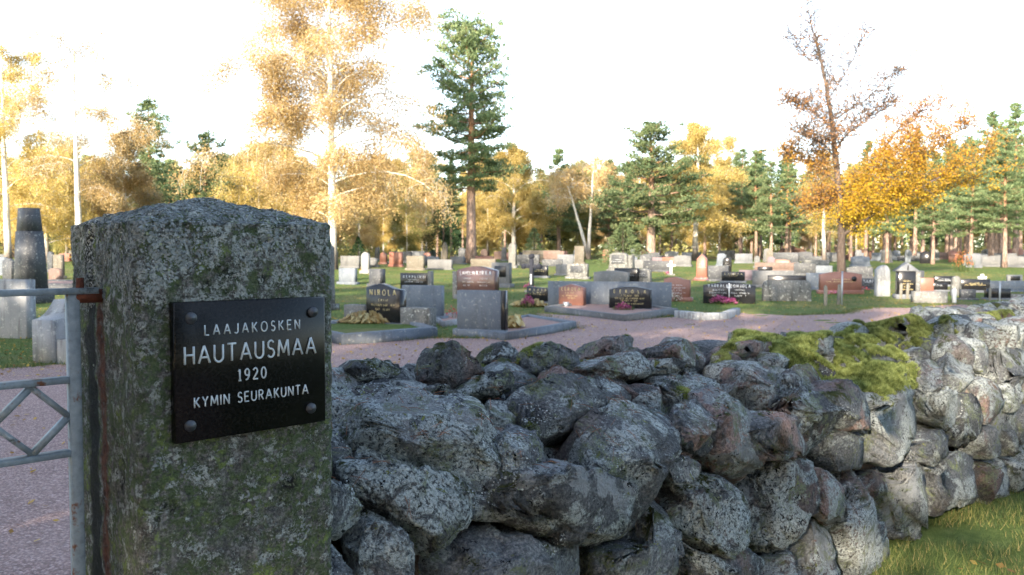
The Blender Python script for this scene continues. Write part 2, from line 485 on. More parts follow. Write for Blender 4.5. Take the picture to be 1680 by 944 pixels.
# pale lichen, thick near the head and on the corner
lz = a.mask(X[2], 1.18, 1.50)
thr = a.math('ADD', a.noise(21, 6, .78, .25), a.math('MULTIPLY', lz, .075))
lich = a.math('MULTIPLY', a.mask(thr, .53, .575), a.mask(a.noise(120, 3, .8), .40, .52))
base = a.mix(lich, base, a.ramp(fine, (.3, (.22, .245, .23)), (.7, (.52, .55, .52))))
# stains under the hinge on the side face (run with a shape of its own)
w = a.math('ADD', X[1], a.math('MULTIPLY', a.math('SUBTRACT', a.noise(9, 4, .6), .5), .05))
side = a.mask(X[0], .03, .012)
run1 = a.math('MULTIPLY', a.math('MULTIPLY', a.mask(w, .175, .192), a.mask(w, .235, .212)), a.mask(X[2], 1.375, 1.33))
base = a.mix(a.math('MULTIPLY', a.math('MULTIPLY', run1, side), a.mask(alg_f, .30, .50)), base, a.ramp(mid, (.35, (.045, .016, .010)), (.65, (.17, .072, .045))))
run2 = a.math('MULTIPLY', a.mask(w, .232, .245), a.mask(w, .31, .285))
base = a.mix(a.math('MULTIPLY', a.math('MULTIPLY', run2, side), .9), base, (.014, .016, .017))
a.color(base)
a.bump(a.math('ADD', a.math('ADD', a.math('MULTIPLY', fine, .6), mid), a.math('ADD', a.math('MULTIPLY', lich, .5), a.math('MULTIPLY', alg_f, .7))), .014, 1.0)
M['post_stone'] = a.m

# mown grass with dry and worn places
a = Mat('grass_ground', .95, .1)
n = a.noise(.35, 5, .6); n2 = a.noise(9, 5, .7); n3 = a.noise(60, 3, .7)
c = a.ramp(n2, (.25, (.055, .085, .022)), (.5, (.10, .145, .040)), (.75, (.16, .195, .065)))
c = a.mix(a.math('MULTIPLY', a.mask(n, .46, .62), .65), c, (.19, .165, .07))
c = a.mix(a.math('MULTIPLY', a.mask(n3, .55, .7), .5), c, (.035, .050, .015))
c = a.mix(a.math('MULTIPLY', a.mask(a.noise(.9, 4, .7, .5), .64, .72), .7), c, (.16, .105, .07))
a.color(c); a.bump(n3, .04, 1.0); M['grass_ground'] = a.m

# reddish gravel of the paths
a = Mat('path_gravel', .95, .12)
n = a.noise(.8, 5, .6, .3); g = a.voro(70); gc = a.xyz(a.voro(70, out='Color'))[0]; n2 = a.noise(14, 5, .7)
c = a.ramp(gc, (.0, (.22, .145, .13)), (.5, (.39, .265, .235)), (1, (.54, .40, .36)))
c = a.mix(a.math('MULTIPLY', a.mask(g, .35, .65), .6), c, (.13, .09, .08))
c = a.mix(a.math('MULTIPLY', a.mask(n2, .42, .62), .35), c, (.20, .14, .125))
c = a.mix(a.math('MULTIPLY', a.mask(n, .50, .68), .30), c, (.36, .27, .24))
c = a.mix(a.math('MULTIPLY', a.mask(a.noise(3.1, 5, .75, .5), .62, .70), .5), c, (.085, .06, .045))
a.color(c); a.bump(a.math('ADD', g, n2), .012, 1.0); M['path_gravel'] = a.m

# litter on the forest floor
a = Mat('forest_floor', .95, .1)
n = a.noise(.5, 5, .65); n2 = a.noise(6, 5, .7)
c = a.ramp(n2, (.3, (.10, .075, .03)), (.55, (.24, .16, .055)), (.75, (.34, .25, .09)))
c = a.mix(a.mask(n, .48, .6), c, (.08, .095, .03))
a.color(c); M['forest_floor'] = a.m

# polished black plaque
a = Mat('plaque_black', .12, .18)
c = a.ramp(a.noise(160, 2, .5), (.35, (.003, .003, .003)), (.7, (.008, .008, .008)))
a.color(c)
a.setin(a.b.inputs['Roughness'], a.math('ADD', a.math('MULTIPLY', a.noise(11, 4, .6), .2), .12))
M['plaque_black'] = a.m
M['bolt_metal'] = simple('bolt_metal', (.045, .05, .058), .45, .5, .3, 60, 0, .5).m

# cushion under the moss blades
a = Mat('moss_base', .95, .1)
n = a.noise(110, 5, .8); n2 = a.noise(24, 4, .7)
nn = a.math('ADD', a.math('MULTIPLY', n, .6), a.math('MULTIPLY', n2, .4))
a.color(a.ramp(nn, (.36, (.03, .038, .012)), (.5, (.15, .175, .045)), (.64, (.33, .35, .12)))); a.bump(nn, .03, 1); M['moss_base'] = a.m

# ================================================================== the setting
def sheet(name, xs, ys, mat, dz=0.0, keep=None):
    gx, gy = np.meshgrid(xs, ys)
    Z = terrain(gx, gy) + dz
    V = np.column_stack([gx.ravel(), gy.ravel(), Z.ravel()])
    nx = len(xs)
    i, j = np.meshgrid(np.arange(nx - 1), np.arange(len(ys) - 1))
    q = (j * nx + i).ravel()
    F = np.column_stack([q, q + 1, q + 1 + nx, q + nx])
    o = MB().add(V, F).build(name, mat, smooth=True)
    return tag(o, kind='structure')

ysg = np.concatenate([np.arange(-60, 8, 4.0), np.arange(8, 50, .5), np.arange(50, 180, 5.0), [200, 300, 500, 900]])
xsg = np.concatenate([[-700, -300, -150, -100], np.arange(-70, 72, 1.0), [100, 150, 300, 700]])
sheet('ground', xsg, ysg, M['grass_ground'])

# forest floor under the trees, from the last grave rows back
ysf = np.concatenate([np.arange(74, 180, 5.0), [200, 300, 500, 900]])
V = []
xsf = np.concatenate([[-700, -300, -150], np.arange(-100, 101, 4.0), [150, 300, 700]])
gx, gy = np.meshgrid(xsf, ysf)
gy2 = gy.copy(); gy2[0] += 3 * np.sin(xsf * .21) + 2 * np.sin(xsf * .5)
V = np.column_stack([gx.ravel(), gy2.ravel(), (terrain(gx, gy2) + .012).ravel()])
i, j = np.meshgrid(np.arange(len(xsf) - 1), np.arange(len(ysf) - 1)); q = (j * len(xsf) + i).ravel(); nx = len(xsf)
tag(MB().add(V, np.column_stack([q, q + 1, q + 1 + nx, q + nx])).build('forest_floor', M['forest_floor'], smooth=True), kind='structure')

# wall line: post corner, direction along the wall, direction into the cemetery
O2 = np.array([-0.676, 1.49]); D2 = np.array([0.732, 0.681]); D2 /= np.linalg.norm(D2)
N2 = np.array([-D2[1], D2[0]])
def W(s, n, h=0.0):
    p = O2 + D2 * s + N2 * n
    return Vector((p[0], p[1], h))
WALL_ANG = math.atan2(D2[1], D2[0])

# gravel path: everything between the wall and the first grave plots, wobbling edge
edge_px = [(-420, 640), (-160, 612), (0, 606), (112, 598), (330, 575), (540, 562), (715, 556), (830, 556), (900, 545), (948, 537),
           (870, 514), (960, 520), (1022, 525), (1110, 520), (1205, 513), (1300, 519), (1380, 516), (1428, 505), (1500, 506), (1560, 500), (1680, 503), (1900, 499), (2200, 500)]
far_edge = [ground(x, y) for x, y in edge_px]
es, en = [], []
for p in far_edge:
    r_ = np.array([p.x, p.y]) - O2; es.append(r_ @ D2); en.append(r_ @ N2)
order = np.argsort(es); es = np.array(es)[order]; en = np.array(en)[order]
cols = np.arange(-4.0, 34, .12)
far_n = np.interp(cols, es, en)
far_n += np.array([noise.noise(Vector((c * 1.1, 0, 3))) * .22 + noise.noise(Vector((c * 4, 0, 9))) * .08 for c in cols])
near_n = np.where(cols < .40, -9.0, .45)
rows = 60
tt = np.linspace(0, 1, rows) ** .8
Nn_ = near_n[None] + (far_n - near_n)[None] * tt[:, None]
GX = O2[0] + D2[0] * cols[None] + N2[0] * Nn_; GY = O2[1] + D2[1] * cols[None] + N2[1] * Nn_
m = MB()
V = np.column_stack([GX.ravel(), GY.ravel(), (terrain(GX, GY) + .006).ravel()])
nx = len(cols)
i, j = np.meshgrid(np.arange(nx - 1), np.arange(rows - 1)); q = (j * nx + i).ravel()
m.add(V, np.column_stack([q, q + 1, q + 1 + nx, q + nx]))
tag(m.build('gravel_path', M['path_gravel'], smooth=True), kind='structure')
A = np.column_stack([GX[-1], GY[-1]])
def on_path(x, y):
    x = np.asarray(x); y = np.asarray(y)
    s = (x - O2[0]) * D2[0] + (y - O2[1]) * D2[1]; n = (x - O2[0]) * N2[0] + (y - O2[1]) * N2[1]
    return (n < np.interp(s, cols, far_n)) & (n > np.where(s < .4, -9, .3))
EDGE = A

# ================================================================== gate post
SID = .40
post = empty('gate_post', W(0, 0, 0), WALL_ANG)
tag(post, 'lichen covered square stone gate post with low pyramid top and black plaque', 'gate post')
HE = 1.507; HA = 1.563
def post_surface():
    m = MB(); n = 56; nh = 190
    # perimeter rings with rounded corners
    r = .022
    per = []
    def corner(cx, cy, a0):
        for k in range(7):
            a = a0 + k / 6 * math.pi / 2
            per.append((cx + r * math.cos(a), cy + r * math.sin(a)))
    def side(p, q, cnt):
        for k in range(1, cnt):
            per.append((p[0] + (q[0] - p[0]) * k / cnt, p[1] + (q[1] - p[1]) * k / cnt))
    S = SID
    corner(r, r, math.pi); side((r, 0), (S - r, 0), n)
    corner(S - r, r, 1.5 * math.pi); side((S, r), (S, S - r), n)
    corner(S - r, S - r, 0); side((S - r, S), (r, S), n)
    corner(r, S - r, math.pi / 2); side((0, S - r), (0, r), n)
    P = np.array(per); c = np.array([S / 2, S / 2]); npz = len(P)
    V = []
    hs = np.linspace(-.1, HE, nh)
    for h in hs:
        k = 1 + .018 * (h / HE) ** 3          # slightly wider head
        V.append(np.column_stack([c + (P - c) * k, np.full(npz, h)]))
    for t in np.linspace(0.02, 1, 40):
        k = 1.018 * (1 - t) + 0.001
        z = HE + (HA - HE) * (t ** .92) + .006 * min(1, t * 6)
        V.append(np.column_stack([c + (P - c) * k, np.full(npz, z)]))
    V = np.concatenate(V); rings = nh + 40
    for idx in range(len(V)):
        p = Vector(V[idx])
        q = Vector((p.x - S / 2, p.y - S / 2, 0)); 
        top = p.z > HE
        nrm = Vector((0, 0, 1)) if top else (q.normalized() if q.length > 0 else Vector((0, 0, 1)))
        d = noise.fractal(p * (34 if top else 16), 1.0, 2.1, 4) * .0052 + noise.noise(p * 4.3) * .004 + noise.noise(p * 70) * .0018
        edge = noise.noise(p * 30 + Vector((7, 1, 4)))
        if HE - .035 < p.z < HE + .02: d -= max(0, edge) * .016
        V[idx] = p + nrm * d
    i, j = np.meshgrid(np.arange(npz), np.arange(rings - 1)); i = i.ravel(); j = j.ravel()
    F = np.column_stack([j * npz + i, j * npz + (i + 1) % npz, (j + 1) * npz + (i + 1) % npz, (j + 1) * npz + i])
    m.add(V, F)
    return m.build('shaft', M['post_stone'], post, smooth=True), V, F
shaft, PV, PF = post_surface()

# plaque: pixel positions on the post's front face
def face_uz(x, y, n=0.0):
    d = ray(x, y)
    o = -(O2 + N2 * n) @ N2
    t = (O2 @ N2 + n) / (d[:2] @ N2)
    p = d * t
    return (p[:2] - O2) @ D2, EYE + p[2]
plaque_y = -.024
u0, zt = face_uz(285, 497, plaque_y); u1, _ = face_uz(533, 488, plaque_y); _, zb = face_uz(285, 730, plaque_y)
m = MB(); m.box(u0, u1, plaque_y, .004, zb, zt, .0025)
plaque = m.build('plaque', M['plaque_black'], post)
plaque['label'] = 'black polished plaque with pale engraved lettering and four bolts'

def arc(cx, cy, rx, ry, a0, a1, n=9):
    return [(cx + rx * math.cos(R(a0 + (a1 - a0) * k / n)), cy + ry * math.sin(R(a0 + (a1 - a0) * k / n))) for k in range(n + 1)]
FONT = {
 'A': (.78, [[(0, 0), (.39, 1), (.78, 0)], [(.13, .33), (.65, .33)]]),
 'E': (.52, [[(.52, 1), (0, 1), (0, 0), (.52, 0)], [(0, .52), (.44, .52)]]),
 'G': (.74, [arc(.40, .5, .40, .5, 45, 355, 14) + [(.8, .45), (.48, .45)]]),
 'H': (.62, [[(0, 0), (0, 1)], [(.62, 0), (.62, 1)], [(0, .52), (.62, .52)]]),
 'I': (.04, [[(.02, 0), (.02, 1)]]),
 'J': (.42, [[(.42, 1), (.42, .25)] + arc(.2, .22, .22, .22, 0, -150, 7)]),
 'K': (.60, [[(0, 0), (0, 1)], [(.56, 1), (.02, .42)], [(.18, .56), (.60, 0)]]),
 'L': (.48, [[(0, 1), (0, 0), (.48, 0)]]),
 'M': (.84, [[(0, 0), (.08, 1), (.42, .2), (.76, 1), (.84, 0)]]),
 'N': (.64, [[(0, 0), (0, 1), (.64, 0), (.64, 1)]]),
 'O': (.80, [arc(.40, .5, .40, .5, 90, 450, 18)]),
 'P': (.52, [[(0, 0), (0, 1), (.25, 1)] + arc(.25, .74, .27, .26, 90, -90, 8) + [(0, .48)]]),
 'R': (.56, [[(0, 0), (0, 1), (.25, 1)] + arc(.25, .75, .26, .25, 90, -90, 8) + [(0, .5)], [(.24, .5), (.56, 0)]]),
 'S': (.50, [arc(.26, .75, .23, .25, 30, 250, 9) + arc(.25, .25, .25, .26, 75, -150, 9)]),
 'T': (.62, [[(0, 1), (.62, 1)], [(.31, 1), (.31, 0)]]),
 'U': (.62, [[(0, 1), (0, .3)] + arc(.31, .3, .31, .3, 180, 360, 10) + [(.62, 1)]]),
 'V': (.70, [[(0, 1), (.35, 0), (.70, 1)]]),
 'Y': (.66, [[(0, 1), (.33, .48), (.66, 1)], [(.33, .48), (.33, 0)]]),
 '1': (.30, [[(.0, .82), (.16, 1), (.16, 0)], [(.02, 0), (.30, 0)]]),
 '9': (.50, [arc(.25, .70, .25, .30, 0, 360, 12), [(.50, .70), (.46, .35), (.30, .06), (.08, 0)]]),
 '2': (.50, [arc(.25, .74, .24, .26, 165, -35, 9) + [(.0, 0), (.52, 0)]]),
 '0': (.54, [arc(.27, .5, .27, .5, 90, 450, 16)]),
 ' ': (.40, []),
}
def lettering(text, x0, x1, z, cap, y, stroke, mat, parent, sides=6, name='lettering', mb=None, each=False):
    """raised strokes of round section, half sunk in the face at y; spread between x0 and x1"""
    ws = [FONT[c][0] * cap * .82 for c in text]
    gap = ((x1 - x0) - sum(ws)) / max(1, len(text) - 1)
    sq = .82
    if gap < .08 * cap:
        k_ = ((x1 - x0) - .14 * cap * (len(text) - 1)) / sum(ws); gap = .14 * cap; sq *= k_; ws = [w * k_ for w in ws]
    m = mb or MB(); x = x0
    for c, w in zip(text, ws):
        if each: m = MB()
        for pl in FONT[c][1]:
            P = np.array([(x + px * cap * sq, y, z + pz * cap) for px, pz in pl])
            cutp = [0]
            for q in range(1, len(P) - 1):          # a stroke ends and a new one starts at a sharp corner
                e0 = P[q] - P[q - 1]; e1 = P[q + 1] - P[q]
                if e0 @ e1 < .72 * np.linalg.norm(e0) * np.linalg.norm(e1): cutp.append(q)
            cutp.append(len(P) - 1)
            for q0, q1 in zip(cutp[:-1], cutp[1:]):
                Q = P[q0:q1 + 1].copy(); Q[:, 1] -= .00004 * q0
                m.tube(Q, stroke / 2, sides)
        if each and m.V: m.build('letter', mat, parent)
        x += w + gap
    if mb is None and not each: return m.build(name, mat, parent)

simple('engraved', (.40, .45, .48), .7, .3, .12, 90)
for (t, xa, ya, xb, yb, cp, st) in [('LAAJAKOSKEN', 336, 550, 491, 540, 16.5, .0027), ('HAUTAUSMAA', 303, 598, 517, 580, 29, .0042),
                                ('1920', 391, 624.5, 436, 620, 18, .0032), ('KYMIN SEURAKUNTA', 319, 668, 505, 647, 16.5, .0027)]:
    ua, za = face_uz(xa, ya, plaque_y); ub, zb2 = face_uz(xb, yb, plaque_y)
    _, zc = face_uz(xa, ya - cp, plaque_y)
    lettering(t, ua, ub, (za + zb2) / 2, zc - za, plaque_y - st * .22, st, M['engraved'], plaque, each=True)
for (bx_, by_) in [(313, 522), (513, 512), (312, 699), (510, 670)]:
    u, z = face_uz(bx_, by_, plaque_y)
    m = MB()
    rr = [(.0, -.007), (.0045, -.0068), (.0055, -.0050), (.0085, -.0046), (.0108, -.003), (.0112, .002)]
    k = 20; V = []
    for (r_, yy) in rr:
        for q in range(k):
            aa = q / k * 2 * math.pi; V.append((u + max(r_, .0002) * math.cos(aa), plaque_y + yy, z + max(r_, .0002) * math.sin(aa)))
    i, j = np.meshgrid(np.arange(k), np.arange(len(rr) - 1)); i = i.ravel(); j = j.ravel()
    m.add(V, np.column_stack([j * k + i, j * k + (i + 1) % k, (j + 1) * k + (i + 1) % k, (j + 1) * k + i]))
    m.build('bolt', M['bolt_metal'], plaque, smooth=True)
# rusty hinge stub on the side face
HZ = EYE - .085
m = MB(); m.tube([(.01, .20, HZ), (-.015, .20, HZ), (-.047, .20, HZ), (-.055, .20, HZ)], [.0135, .0135, .0130, .009], 16)
m.tube([(-.040, .20, HZ - .006), (-.040, .20, HZ + .018), (-.040, .20, HZ + .036)], [.0075, .0075, .0070], 12)
m.build('hinge', M['rust'], post, smooth=False)

# lichen flakes: crinkled scales standing a little off the surface
def flakes(name, tris, normals, count, rng, parent, size=(.0025, .0065), mask=None):
    ar = np.linalg.norm(np.cross(tris[:, 1] - tris[:, 0], tris[:, 2] - tris[:, 0]), axis=1)
    idx = rng.choice(len(tris), count, p=ar / ar.sum())
    a_, b_ = rng.random((2, count)); f = a_ + b_ > 1; a_[f] = 1 - a_[f]; b_[f] = 1 - b_[f]
    P = tris[idx, 0] + a_[:, None] * (tris[idx, 1] - tris[idx, 0]) + b_[:, None] * (tris[idx, 2] - tris[idx, 0])
    Nn = normals[idx]
    if mask is not None:
        k = mask(P, Nn); P = P[k]; Nn = Nn[k]
    n = len(P)
    if n == 0: return None
    t = np.cross(Nn, rng.normal(size=(n, 3))); t /= np.linalg.norm(t, axis=1)[:, None] + 1e-9
    b = np.cross(Nn, t)
    sz = rng.uniform(*size, n)
    V = [P + Nn * .0006]
    K = 5
    for k in range(K):
        an = 2 * math.pi * k / K
        rr = sz * rng.uniform(.45, 1.15, n)
        V.append(P + t * (np.cos(an) * rr)[:, None] + b * (np.sin(an) * rr)[:, None] + Nn * (sz * rng.uniform(.02, .65, n))[:, None])
    V = np.stack(V, 1).reshape(-1, 3)
    base = np.arange(n)[:, None] * (K + 1)
    F = np.concatenate([np.column_stack([base[:, 0], base[:, 0] + 1 + k, base[:, 0] + 1 + (k + 1) % K]) for k in range(K)])
    tn = np.clip(.45 + .3 * np.array([noise.noise(Vector(p) * 9) for p in P]) + rng.normal(0, .16, n), 0, .95)
    tn[rng.random(n) < .03] = 1
    o = MB().add(V, F, tint=np.tile(tn, K)).build(name, M['lichen_flakes'], parent)
    o['kind'] = 'stuff'
    return o
def tri_np(V, F):
    V = np.asarray(V); T = np.concatenate([V[F[:, [0, 1, 2]]], V[F[:, [0, 2, 3]]]]) if F.shape[1] == 4 else V[F]
    n = np.cross(T[:, 1] - T[:, 0], T[:, 2] - T[:, 0]); n /= np.linalg.norm(n, axis=1)[:, None] + 1e-12
    return T, n
T, Nn = tri_np(PV, PF)
def post_mask(P, Nn):
    v = np.array([noise.fractal(Vector(p) * 12, 1.0, 2.2, 4) for p in P])
    lim = .58 - .66 * np.clip((P[:, 2] - 1.30) / .22, 0, 1) - .25 * (Nn[:, 2] > .5)
    lim = lim - .30 * ((P[:, 0] < .12) & (P[:, 2] > 1.33))
    on_plaque = (P[:, 1] < .03) & (P[:, 0] > u0 - .004) & (P[:, 0] < u1 + .004) & (P[:, 2] < zt + .001) & (P[:, 2] > zb)
    return (v > lim) & ~on_plaque & (P[:, 2] > .6)
flakes('lichen', T, Nn, 110000, np.random.default_rng(3), post, (.0013, .0040), post_mask)

# ================================================================== gate leaf
gate = empty('gate', W(0, .20, 0), WALL_ANG)
tag(gate, 'grey painted steel gate leaf with diamond pattern hung on the stone post', 'gate')
def gate_z(x, y):
    return face_uz(x, y, .20)
su, _ = gate_z(121, 600)
_, z1 = gate_z(121, 478); _, z2 = gate_z(121, 622); _, z3 = gate_z(121, 742)
GW = 1.55
hb = .0095
m = MB(); m.box(su - .011, su + .011, -.011, .011, .08, z1 - .004, .002); m.build('stile', M['gate_paint'], gate)
m = MB(); m.box(su - GW - .011, su - GW + .011, -.011, .011, .08, z1 - .004, .002); m.build('stile', M['gate_paint'], gate)
for z_, e in ((z1, .045), (z2, -.0115), (z3, -.0115), (.14, -.0115)):
    m = MB(); m.box(su - GW + .0115, su + e, -.014, .014, z_ - .006, z_ + .006, .0015); m.build('rail', M['gate_paint'], gate)
zc = (z2 + z3) / 2; hh = (z2 - z3) / 2 - .008
step = hh * 2 * 1.04
k = 0
x = su - .0115 - hh
while x > su - GW + hh:
    m = MB(); r_ = .007
    pts_ = []
    for (ax, az) in ((1, 0), (0, 1), (-1, 0), (0, -1), (1, 0)):
        pts_.append((x + ax * hh, 0, zc + az * hh))
    for p, q in zip(pts_[:-1], pts_[1:]):
        p = np.array(p); q = np.array(q); d = (q - p) / np.linalg.norm(q - p); nn = np.array([-d[2], 0, d[0]]) * .0055
        yy = np.array([0, .0085, 0])
        V = [p - nn - yy, p + nn - yy, p + nn + yy, p - nn + yy, q - nn - yy, q + nn - yy, q + nn + yy, q - nn + yy]
        m.add(V, [(0, 1, 2, 3), (7, 6, 5, 4), (0, 4, 5, 1), (1, 5, 6, 2), (2, 6, 7, 3), (3, 7, 4, 0)])
    m.build('diamond', M['gate_paint'], gate); x -= step * 1.12
for k in range(1, 11):
    xx = su - GW * k / 11
    m = MB(); m.tube([(xx, 0, .147), (xx, 0, .5), (xx, 0, .62)], .007, 8); m.build('bar', M['gate_paint'], gate)
m = MB(); m.box(su - GW + .0115, su - .0115, -.012, .012, .62, .634, .0015); m.build('rail', M['gate_paint'], gate)
# the far post of the gateway, outside the picture
gp = empty('gate_post', W(-GW - .47, 0, 0), WALL_ANG)
for c in post.children:
    if c.name.startswith('shaft'):
        d = c.copy(); COL.objects.link(d); d.parent = gp
tag(gp, 'square stone gate post without a plaque across the gateway', 'gate post')

# ================================================================== stone wall
wall = empty('stone_wall', (0, 0, 0))
tag(wall, 'dry stone wall of lichen grown field stones with moss on top', 'stone wall')
def shoulder(s): return 1.0 - .035 * np.clip(s, 0, 4)
def wtop(s): return 1.12 - .030 * np.clip(s, 0, 4)
def pn(h, s):
    """how far behind the front line the wall's face lies at height h"""
    hs, ht = shoulder(s) - .10, wtop(s)
    lower = .07 * np.clip(h / hs, 0, 1)
    k = np.clip((h - hs) / (ht - hs), 0, 1)
    return lower + .78 * k ** 1.7
def wall_hit(x, y):
    d = ray(x, y)
    ts = np.arange(.6, 14, .004)
    P = ts[:, None] * d
    rel = P[:, :2] - O2
    s = rel @ D2; n = rel @ N2; h = EYE + P[:, 2]
    inside = (n >= pn(h, s)) & (h <= wtop(s)) & (n < .85)
    if not inside.any():
        # sight line passes above the wall: take its nearest approach to the back edge
        k = np.argmin(np.abs(n - .72)); return s[k], n[k], h[k]
    k = np.argmax(inside); return s[k], n[k], h[k]
def W3(s, n, h): return np.array([*(O2 + D2 * s + N2 * n), h])
D3 = np.array([*D2, 0]); N3 = np.array([*N2, 0]); Z3 = np.array([0, 0, 1.0])

_ico = {}
def ico(level):
    if level not in _ico:
        bm = bmesh.new(); bmesh.ops.create_icosphere(bm, subdivisions=level, radius=1)
        V = np.array([v.co for v in bm.verts]); F = np.array([[v.index for v in f.verts] for f in bm.faces]); bm.free()
        _ico[level] = (V, F)
    return _ico[level]

STONES = []     # (verts world, faces)
def rock(C, U, Vv, Nn, poly, front, back, rng, level, rough=1.0, cuts=9):
    """a boulder whose outline in the plane (U, Vv) through C is poly; front/back = how far it reaches along the normal"""
    S, F = ico(level)
    ang = np.arctan2(S[:, 1], S[:, 0])
    P = np.asarray(poly); nP = len(P)
    A = np.linspace(-math.pi, math.pi, 181)
    rad = np.zeros(181)
    for k, t in enumerate(A):
        d = np.array([math.cos(t), math.sin(t)]); best = 0
        for q in range(nP):
            p0, p1 = P[q], P[(q + 1) % nP]; e = p1 - p0
            den = d[0] * e[1] - d[1] * e[0]
            if abs(den) < 1e-9: continue
            tt_ = (p0[0] * e[1] - p0[1] * e[0]) / den; uu = (p0[0] * d[1] - p0[1] * d[0]) / den
            if tt_ > 0 and -.001 <= uu <= 1.001: best = max(best, tt_)
        rad[k] = best
    rad[rad < 1e-4] = rad.max() * .3
    for _ in range(1): rad = (np.roll(rad, 1) + rad * 2 + np.roll(rad, -1)) / 4
    Rr = np.interp(ang, A, rad)
    el = np.clip(S[:, 2], -1, 1); cs = np.sqrt(np.maximum(0, 1 - el ** 2))
    inpl = cs ** .22; z = np.sign(el) * np.abs(el) ** .55
    x = np.cos(ang) * Rr * inpl; y = np.sin(ang) * Rr * inpl
    zz = np.where(z > 0, z * front, z * back)
    sc = np.array([rad.mean(), rad.mean(), (front + back) / 2])
    L = np.column_stack([x, y, zz])
    size = float(rad.mean())
    off = Vector(rng.uniform(-50, 50, 3))
    rr_ = np.linalg.norm(L, axis=1)[:, None] + 1e-9
    dirn = L / rr_
    g = np.array([noise.fractal(Vector(p) * (2.2 / max(size, .05)) + off, .9, 2.1, 4) for p in L])
    g2 = np.array([noise.ridged_multi_fractal(Vector(p) * (5.0 / max(size, .05)) + off, 1.0, 2.2, 3, 1.0, 2.0) for p in L]) - 1.0
    L = L + dirn * (g * .06 * size * rough)[:, None]
    for q in range(cuts):
        nv = rng.normal(size=3)
        nv[2] = abs(nv[2]) + (1.6 if q < 3 else .0); nv /= np.linalg.norm(nv)
        pr = L @ nv; lim = pr.max() * (rng.uniform(.52, .82) if q < 3 else rng.uniform(.70, .93))
        ov = np.maximum(0, pr - lim)
        L -= (ov * 1.0)[:, None] * nv
    L = L + dirn * (g2 * .022 * size * rough + np.array([noise.fractal(Vector(p) * 26 + off, .8, 2.2, 3) for p in L]) * .0055)[:, None]
    if level >= 4:      # broken ledges: cells of the stone stand a little proud or sunk
        hv = []
        fq = 2.6 / max(size, .05)
        for p in L:
            q = noise.voronoi(Vector(p) * fq + off)[1][0]
            hv.append(noise.cell(q * 91.7))
        L = L + dirn * ((np.array(hv) - .5) * .075 * size)[:, None]
    Wd = C + L[:, :1] * U + L[:, 1:2] * Vv + L[:, 2:] * Nn
    return Wd, F
def add_stone(Wd, F, seen=True):
    c = Wd.mean(0)
    m = MB().add(Wd - c, F)
    o = m.build('stone', M['field_stone'], wall, smooth=True)
    o.location = c
    me = o.data
    STONES.append((Wd, F))
    s_ = (c[:2] - O2) @ D2
    pk_ = 1.0 if rng.random() < np.interp(s_, [0, 1.6, 2.1, 3.3, 3.8, 6], [.10, .10, .9, .9, .2, .2]) else 0.0  # pinker middle run: pinkish granite, with sun warmth painted into the colour
    o.color = (pk_ * rng.uniform(.7, 1), 0, 0, 1)
    return o
rng = np.random.default_rng(11)
def profile_normal(s, n, h):
    e = .01
    dn = (pn(h + e, s) - pn(h - e, s)) / (2 * e)
    v = -N3 + Z3 * dn
    if h > wtop(s) - .02: v = -N3 * .5 + Z3
    v /= np.linalg.norm(v)
    k = np.clip(v[2], 0, .80)          # coping stones tilt towards the face, never lie wholly flat
    v = -N3 * math.sqrt(1 - k * k) + Z3 * k
    return v
def traced(poly_px, push=0.0, lump=False, front=None, level=4, grow=1.07, cuts=18, tilt=None):
    P = np.array(poly_px, float)
    c = (P.max(0) + P.min(0)) / 2
    if lump: s, n, h = wall_hit(c[0], P[:, 1].max() - 2)
    else: s, n, h = wall_hit(*c)
    Nn = profile_normal(s, n, h)
    if lump: Nn = -N3 * .95 + Z3 * .31
    if tilt is not None: Nn = -N3 * math.cos(R(tilt)) + Z3 * math.sin(R(tilt))
    if not lump and tilt is None:
        tf = .15 if c[0] > 1560 else 1.0; Nn = Nn + D3 * rng.normal(0, .15) * tf + Z3 * rng.normal(0, .12) * tf; Nn /= np.linalg.norm(Nn); push += rng.uniform(-.02, .025)
    C0 = W3(s, n, h) + Nn * push
    U = D3 - Nn * (D3 @ Nn); U /= np.linalg.norm(U); Vv = np.cross(Nn, U); Vv /= np.linalg.norm(Vv)
    if Vv[2] < 0: Vv = -Vv
    pts = []
    for x, y in P:
        d = ray(x, y); o = np.array([0, 0, EYE])
        t = ((C0 - o) @ Nn) / (d @ Nn)
        q = o + d * t - C0
        pts.append((q @ U, q @ Vv))
    pts = np.array(pts); cc = (pts.max(0) + pts.min(0)) / 2
    pts = (pts - cc) * grow
    C = C0 + U * cc[0] + Vv * cc[1]
    size = (pts.max(0) - pts.min(0))
    fr = front if front is not None else .20 * size.min()
    fr = min(fr, .075)
    bk = min(max(.45 * size.max(), .12), .30)
    Wd, F = rock(C - Nn * fr * .65, U, Vv, Nn, pts, fr, bk, rng, level, cuts=cuts)
    return add_stone(Wd, F)
